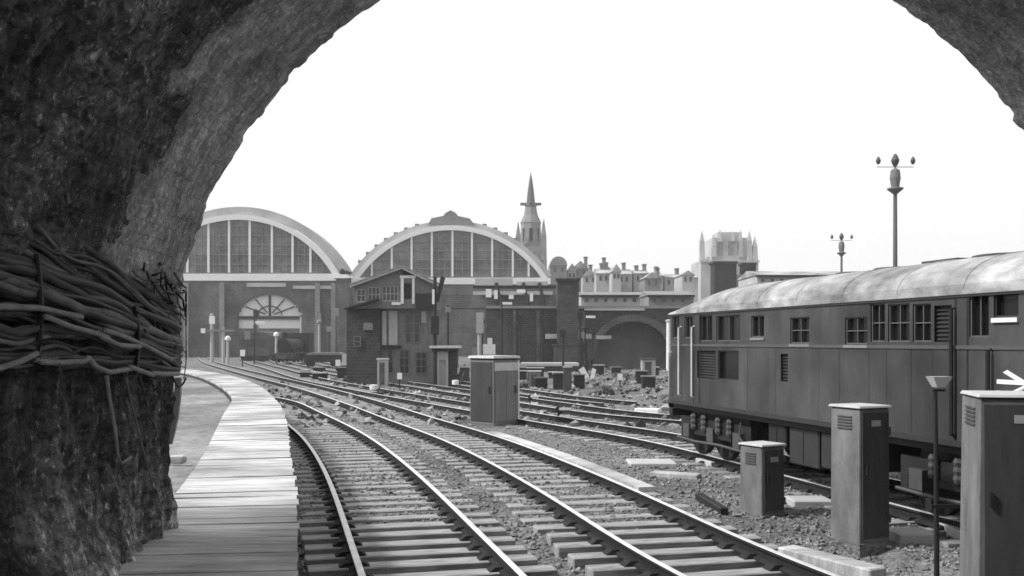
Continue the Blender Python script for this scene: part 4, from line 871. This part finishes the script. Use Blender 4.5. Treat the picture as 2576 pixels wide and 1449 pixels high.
# ------------------------------------------------------------------ shrubs and yard clutter
def shrub(label, D, blobs, m, size, seed, nl, group=None, dens=1.):
    xs_ = [q[0] for q in blobs]; x = sum(xs_)/len(xs_); t = thing('shrub', label, 'shrub', (PX(x,D), D, GZ), group); b = MB(); r = random.Random(seed)
    for i, (x, y, rx, ry) in enumerate(blobs):
        X, Z = PX(x,D), PZ(y,D); s = D/F; leafcloud(b, (X, D+r.uniform(-.2,.4), Z), (rx*s, rx*s*.8, ry*s), nl, size, seed*50+i, shell=.8)
        st = MB(); st.tube([(X+r.uniform(-.1,.1), D, GZ), (X+r.uniform(-.1,.1), D, Z)], .02*D/15, 6, .008); st.build('stem', M['twig'], t)
    b.build('foliage', m, t)
shrub('round grey bush beside the outer track near the white boards', 44., [(1522,985,20,16),(1510,990,12,10),(1538,990,10,9)], M['leafm'], .08, 9, 300)
shrub('low scrub on the bare ground before the tunnel mouth', 58., [(1560,945,30,8),(1600,950,30,9),(1640,960,26,10),(1480,965,20,8),(1580,975,24,8),(1630,990,25,9)], M['leafm'], .09, 10, 160)
# ground signals, white boards
def gsig(label, x, y0, y1, D, wpx):
    t = thing('ground_signal', label, 'signal', (PX(x,D), D, GZ), 'small ground signals'); s = D/F
    b = MB(); b.tbox(x-wpx*.2, x+wpx*.2, y0+8, y1, D, .15); b.build('stand', M['black'], t)
    b = MB(); b.prism([(PX(x,D)+wpx*s*.5*math.cos(a), PZ(y0+8,D)+wpx*s*.5*math.sin(a)) for a in np.linspace(0, 6.28, 15)[:-1]], D-.06, D-.01); b.build('disc', M['black'], t)
    b = MB(); b.tbox(x+wpx*.05, x+wpx*1.7, y0+4, y0+10, D-.1, .038); b.tbox(x+wpx*.1, x+wpx*1.6, y0+22, y0+28, D-.1, .08); b.build('signal_blade', M['white'], t)
gsig('dark ground signal with white blades ahead of the locomotive', 1406, 1022, 1066, 28.5, 18)
gsig('small ground signal right of the grey cabinet', 1334, 990, 1016, 36, 12)
D = 64.; wbd = thing('warning_board', 'pair of crossed white boards on a dark post before the tunnel mouth', 'sign', (PX(1476,D), D, GZ))
b = MB(); b.tbox(1473, 1480, 905, 972, D, .15); b.build('post', M['black'], wbd)
b = MB(); b.prism([(PX(1456,D),PZ(930,D)),(PX(1468,D),PZ(922,D)),(PX(1484,D),PZ(950,D)),(PX(1470,D),PZ(958,D))], D-.1, D-.06); b.prism([(PX(1490,D),PZ(925,D)),(PX(1500,D),PZ(930,D)),(PX(1492,D),PZ(956,D)),(PX(1484.2,D),PZ(952,D))], D-.1, D-.06); b.build('board', M['white'], wbd)
# pale signal post behind the cabinet
D = 62.; pp = thing('colour_light_signal', 'pale grey signal post standing behind the equipment cabinet', 'signal', (PX(1207,D), D, GZ))
b = MB(); b.tube([(PX(1206,D),D,GZ),(PX(1206,D),D,PZ(790,D))], .13, 8, .11); b.build('post', M['pale'], pp); b = MB(); b.tbox(1198, 1216, 786, 838, D-.25, .2); b.build('backplate', M['pale'], pp)
b = MB(); b.tbox(1215, 1246, 866, 892, D-3, .3); b.tbox(1226, 1238, 850, 866, D-3, .3); b.build('junction_box', M['white'], pp)
# platform island before the wall
D = 88.
pl2 = thing('island_platform', 'low island platform with pale edge before the retaining wall', 'platform', (PX(1380,D), 79, GZ))
b = MB(); b.tbox(1300, 1455, 921, 936, 78., 4); b.build('wall', M['brickd'], pl2); b = MB(); b.tbox(1297, 1458, 914, 920.8, 77.8, 4.4); b.build('edge', M['pale'], pl2)
# slabs and baulks lying about
def baulk(label, a, c, wd, hgt_, m, name='timber_baulk', cat='timber'):
    p, q = Vector((*ground(*a, GZ+hgt_), 0)), Vector((*ground(*c, GZ+hgt_), 0)); d = q-p; L = d.length; an = math.atan2(d.y, d.x); mid = (p+q)/2
    b = MB(); ca, sa = math.cos(an), math.sin(an); b.box(-L/2, L/2, -wd/2, wd/2, GZ-.05, GZ+hgt_+.05, lambda u, v, z: (mid.x+u*ca-v*sa, mid.y+u*sa+v*ca, z))
    tag(b.build(name, m, bevel=.015), label, cat, 'pale baulks and slabs lying on the ballast')
baulk('long pale timber baulk lying diagonally below the middle height cabinet', (1976,1384), (2210,1442), .26, .12, M['board'])
baulk('pale flat slab lying between the middle track and the locomotive track', (1580,1166), (1695,1166), .75, .05, M['cap'], 'concrete_slab', 'slab')
baulk('thin pale plank on the ballast left of the shortest cabinet', (1640,1192), (1760,1200), .25, .05, M['board'])
baulk('pale paving slab right of the middle height cabinet base', (2245,1345), (2340,1345), .45, .07, M['pale'], 'concrete_slab', 'slab')
baulk('pale slab behind the shortest and middle height cabinets', (1985,1262), (2085,1262), .5, .07, M['pale'], 'concrete_slab', 'slab')
baulk('broken pale slab beside the slender dark lamp post', (2375,1330), (2425,1330), .9, .07, M['pale'], 'concrete_slab', 'slab')
baulk('white edged board ahead of the locomotive buffers', (1600,1030), (1660,1032), .35, .1, M['white'], 'edge_board', 'board')
baulk('low pale kerb piece under the front bogie of the locomotive', (1766,1158), (1806,1168), .3, .06, M['cap'], 'kerb_piece', 'kerb')
baulk('dark point rodding laid beside the middle track', (1758,1247), (1822,1286), .12, .08, M['black'], 'point_rodding', 'rodding')
# signal gantry, lamps and stock in the station throat
D = 112.; sg = thing('signal_gantry', 'pale double signal post with crossbar below the left train shed', 'signal', (PX(545,D), D, GZ))
b = MB()
for x, yt in ((533,788),(562,822)): b.tube([(PX(x,D),D,GZ),(PX(x,D),D,PZ(yt,D))], .22, 8, .18)
b.build('mast', M['pale'], sg); b = MB(); b.tbox(514, 590, 829, 834, D-.3, .2); b.build('crossbar', M['palem'], sg)
b = MB(); b.tbox(526, 540, 795, 815, D-.4, .12); b.tbox(505, 516, 826, 838, D-.4, .12); b.build('signal_head', M['white'], sg)
for i, (x, y0, y1, D, lb) in enumerate([(573,855,905,95.,'short white lamp post left of the station throat'),(695,845,905,100.,'tiny white lamp post before the fanlight'),(803,813,905,105.,'tall pale column right of the fanlight arch'),(757,795,900,130.,'slim pale column at the right side of the fanlight')]):
    t = thing('lamp_column', lb, 'lamp', (PX(x,D), D, GZ), 'pale columns in the station throat'); b = MB(); b.tube([(PX(x,D),D,GZ),(PX(x,D),D,PZ(y0,D))], .16, 8, .13); b.build('column', M['pale'], t)
    b = MB(); b.lathe([(.1,-.1),(.3,0),(.28,.25),(.08,.4)], PX(x,D), D, PZ(y0,D), 8); b.build('lamp_head', M['white'] if i < 2 else M['palem'], t)
# steam locomotive facing us
D = 100.; lo = thing('steam_locomotive', 'black steam locomotive standing below the fanlight of the left shed', 'locomotive', (PX(712,D), D, GZ)); cx = PX(712,D)
b = MB(); 
def hcyl(mb, x, z, r, y0, y1, nn=18): mb.prism([(x+r*math.cos(a), z+r*math.sin(a)) for a in np.linspace(0, 2*math.pi, nn+1)[:-1]], y0, y1)
hcyl(b, cx, 1.75, .78, D, D+7); b.build('boiler', M['black'], lo)
b = MB(); hcyl(b, cx, 1.75, .6, D-.09, D-.005); b.build('smokebox_door', M['railside'], lo)
b = MB(); b.lathe([(.28,0),(.22,.3),(.3,.75)], cx, D+.6, 2.45, 12); b.build('chimney', M['black'], lo)
b = MB(); b.box(cx-1.25, cx+1.25, D+7.01, D+9.5, .6, 3.2); b.build('cab', M['black'], lo)
b = MB(); b.box(cx-1.25, cx+1.25, D-.9, D-.6, .45, .9); b.build('buffer_beam', M['greyd'], lo)
for sx in (-.85,.85):
    b = MB(); hcyl(b, cx+sx, .75, .2, D-1.3, D-.91, 12); b.build('buffer', M['black'], lo)
    b = MB(); hcyl(b, cx+sx*1.1, .55, .35, D-.2, D+.8, 12); b.build('cylinder', M['black'], lo)
    for yy_ in (1.6, 3.4, 5.2): b = MB(); b.prism([(D+yy_+.7*math.cos(a), .72+.7*math.sin(a)) for a in np.linspace(0, 6.283, 17)[:-1]], cx+sx*.95-.07, cx+sx*.95+.07, lambda a, z, d: (d, a, z)); b.build('wheel', M['black'], lo)
b = MB(); b.box(cx-1.2, cx+1.2, D-.6, D+7, .95, 1.05); b.build('running_board', M['greyd'], lo)
D = 86.
wg = thing('goods_wagon', 'low dark goods wagon with pale end left of the signal box', 'wagon', (PX(815,D), D, GZ))
b = MB(); b.tbox(764, 860, 893, 911, D, 2.3); b.build('body', M['black'], wg); b = MB(); b.prism([(PX(768,D),PZ(892.8,D)),(PX(862,D),PZ(892.8,D)),(PX(852,D),PZ(887,D)),(PX(778,D),PZ(887,D))], D-.05, D+2.35); b.build('roof', M['frame'], wg)
b = MB(); b.tbox(860.3, 870, 893, 915, D-.1, 2.3); b.build('end_board', M['pale'], wg)
for x in (780, 842):
    b = MB(); X = PX(x,D); hcyl(b, X, PZ(913,D)-.02, .42, D+.1, D+.22, 16); b.build('wheel', M['black'], wg)
# coaches at the station platforms
for i, (x0, x1, D, lb) in enumerate([(600,676,118.,'grey coach end standing left of the locomotive'),(884,950,125.,'pale coach partly behind the signal box base')]):
    t = thing('railway_coach', lb, 'coach', (PX((x0+x1)/2,D), D, GZ), 'coaches in the station throat')
    b = MB(); x0m, x1m = PX(x0,D), PX(x1,D); xm = (x0m+x1m)/2; b.prism([(x0m,.5),(x1m,.5),(x1m,2.9),(x1m-.3,3.3),(xm,3.6),(x0m+.3,3.3),(x0m,2.9)], D, D+18); b.build('body', M['greyd'] if i == 0 else M['palem'], t)
    for k in range(3): b = MB(); xx = x0m+.3+k*(x1m-x0m-.6)/3; b.box(xx+.1, xx+(x1m-x0m-.6)/3-.1, D-.04, D-.002, 1.7, 2.6); b.build('window', M['glass'], t)
    b = MB(); b.box(x0m+.2, x1m-.2, D+.2, D+17, GZ, .49); b.build('underframe', M['black'], t)
# small yard bits that break up the throat: point levers and white marker stones
for i, (x, y, lb) in enumerate([(950,1000,'point lever with white counterweight left of the signal box steps'),(918,952,'point lever with white counterweight before the dark brick base'),(1155,985,'point lever with white counterweight next to the hut'),(890,925,'point lever with white counterweight by the goods wagon')]):
    X, D = ground(x, y, GZ); t = thing('point_lever', lb, 'lever', (X, D, GZ), 'hand point levers')
    b = MB(); b.box(X-.25, X+.25, D-.12, D+.12, GZ, GZ+.22); b.build('base', M['black'], t); b = MB(); b.tube([(X,D,GZ+.2),(X+.25,D,GZ+.95)], .035, 6); b.build('handle', M['greyd'], t)
    b = MB(); b.lathe([(.02,-.1),(.16,-.08),(.17,.12),(.02,.14)], X-.18, D, GZ+.42, 10); b.build('counterweight', M['white'], t)

# more signals, cabins and boxes in the crowded middle of the yard
def sig(label, x, yt, yb, kind):
    D = (H-GZ)*F/(yb-YH); t = thing('semaphore_signal', label, 'signal', (PX(x,D), D, GZ), 'signals in the middle of the yard'); s_ = D/F
    b = MB(); b.tube([(PX(x,D),D,GZ-.05),(PX(x,D),D,PZ(yt,D))], .09, 8, .07); b.build('mast', M['pale'] if kind % 2 else M['black'], t)
    b = MB(); b.tbox(x+2, x+26, yt+8, yt+14, D-.16, .05); b.build('signal_arm', M['white'] if kind % 2 == 0 else M['greyd'], t)
    b = MB(); b.tbox(x-9, x+9, yt+40, yt+43, D-.3, .5); b.build('platform', M['black'], t)
    b = MB(); b.tube([(PX(x+7,D),D-.1,GZ),(PX(x+7,D),D-.1,PZ(yt+40,D))], .03, 5); b.tube([(PX(x+12,D),D-.1,GZ),(PX(x+12,D),D-.1,PZ(yt+40,D))], .03, 5); b.build('ladder', M['greyd'], t)
sig('black masted signal with white arm before the road bridge girder', 1262, 752, 932, 0)
sig('pale masted signal with dark arm left of the dark brick stack', 1372, 770, 926, 1)
sig('black masted signal with white arm just left of the tunnel mouth', 1472, 786, 938, 2)
sig('pale masted signal with dark arm right of the goods wagon', 884, 815, 925, 3)
sig('black masted signal with white arm at the fanlight left side', 640, 800, 918, 4)
def box_(label, x, y0, yb, wpx, m, rm, name='relay_box', cat='box'):
    D = (H-GZ)*F/(yb-YH); t = thing(name, label, cat, (PX(x,D), D, GZ), 'boxes and cabins in the middle of the yard'); w_ = wpx*D/F
    b = MB(); b.box(PX(x,D)-w_/2, PX(x,D)+w_/2, D, D+w_*.7, GZ-.05, PZ(y0,D)); b.build('body', m, t)
    b = MB(); b.box(PX(x,D)-w_*.58, PX(x,D)+w_*.58, D-w_*.1, D+w_*.8, PZ(y0,D)+.002, PZ(y0,D)+.08); b.build('lid', rm, t)
    b = MB(); b.box(PX(x,D)-w_*.3, PX(x,D)+w_*.2, D-.03, D-.002, GZ+.15, PZ(y0,D)-.15); b.build('door', M['greyd'], t)
box_('small pale relay box at the foot of the signal box', 962, 905, 975, 26, M['pale'], M['cap'])
box_('low dark relay box right of the small flat roofed hut', 1168, 925, 968, 24, M['greyd'], M['cap'])
box_('squat grey relay box close before the island platform', 1345, 936, 976, 30, M['grey'], M['cap'])
box_('narrow upright relay box left of the round grey bush', 1428, 925, 985, 20, M['greyd'], M['pale'])
box_('little brick cabin under the pale wall bands', 1425, 868, 930, 60, M['brickm'], M['greyd'], 'cabin', 'cabin')
box_('little pale cabin before the tunnel mouth right side', 1632, 905, 952, 34, M['pale'], M['greyd'], 'cabin', 'cabin')
box_('dark cabin below the road bridge posters', 1255, 820, 925, 56, M['brickd'], M['palem'], 'cabin', 'cabin')
def lineside_board(label, x, y0, yb):
    D = (H-GZ)*F/(yb-YH); t = thing('marker_board', label, 'sign', (PX(x,D), D, GZ), 'white marker boards in the yard')
    b = MB(); b.tbox(x-1.5, x+1.5, y0+12, yb, D, .06); b.build('post', M['black'], t); b = MB(); b.tbox(x-6, x+6, y0, y0+16, D-.06, .05); b.build('board', M['white'], t)
for x, y0, yb, lb in ((1005,938,985,'white marker board in front of the signal box windows'),(1148,925,975,'white marker board against the dark side of the hut'),(850,905,946,'white marker board right of the goods wagon end'),(610,880,922,'white marker board near the platform far end'),(1560,940,975,'white marker board among the scrub before the tunnel')): lineside_board(lb, x, y0, yb)
cl_ = random.Random(33)
for k in range(26):
    x = cl_.choice([cl_.uniform(870,960), cl_.uniform(1120,1240), cl_.uniform(1240,1480), cl_.uniform(620,860)]); yb = cl_.uniform(908,950) if x > 860 else cl_.uniform(902,915); D = (H-GZ)*F/(yb-YH)
    t = thing('dark_mast', 'plain dark mast among the cluttered middle of the yard', 'mast', (PX(x,D), D, GZ), 'dark masts in the yard'); yt = cl_.uniform(760,880)
    b = MB(); b.tube([(PX(x,D),D,GZ-.05),(PX(x,D),D,PZ(yt,D))], .1, 6, .07); b.build('pole', M['black'], t); b = MB(); b.tbox(x-7, x+7, yt+4, yt+12+cl_.uniform(0,14), D-.2, .15); b.build('head', M['black'] if k % 3 else M['palem'], t)
for k in range(28):
    x = cl_.uniform(720,1180) if k % 2 else cl_.uniform(1300,1650); yb = cl_.uniform(925,958) if k % 2 else cl_.uniform(940,985); D = (H-GZ)*F/(yb-YH); wd = cl_.uniform(.4,1.0); X = PX(x,D); hh = cl_.uniform(.35,.9)
    t = thing('equipment_crate', 'low dark box with pale lid among the yard tracks', 'box', (X, D, GZ), 'low boxes among the yard tracks')
    b = MB(); b.box(X-wd/2, X+wd/2, D, D+.6, GZ-.05, GZ+hh); b.build('body', M['soot'], t); b = MB(); b.box(X-wd/2-.05, X+wd/2+.05, D-.05, D+.65, GZ+hh+.002, GZ+hh+.06); b.build('lid', M['pale'] if k % 3 else M['palem'], t)
# thin air: everything far fades a little
b = MB(); b.box(-420, 420, -60, 420, -1.5, 52); hz = b.build('haze', [], None); tag(hz, 'thin pale haze hanging over the far sheds and towers', 'haze', kind='stuff')
hm = bpy.data.materials.new('haze'); hm.use_nodes = True; hn = hm.node_tree; hn.nodes.remove(hn.nodes['Principled BSDF'])
pv = hn.nodes.new('ShaderNodeVolumePrincipled'); pv.inputs['Color'].default_value = (.95,.95,.95,1); pv.inputs['Density'].default_value = .0006; pv.inputs['Anisotropy'].default_value = .2
hn.links.new(pv.outputs[0], hn.nodes['Material Output'].inputs['Volume']); hz.data.materials.append(hm)
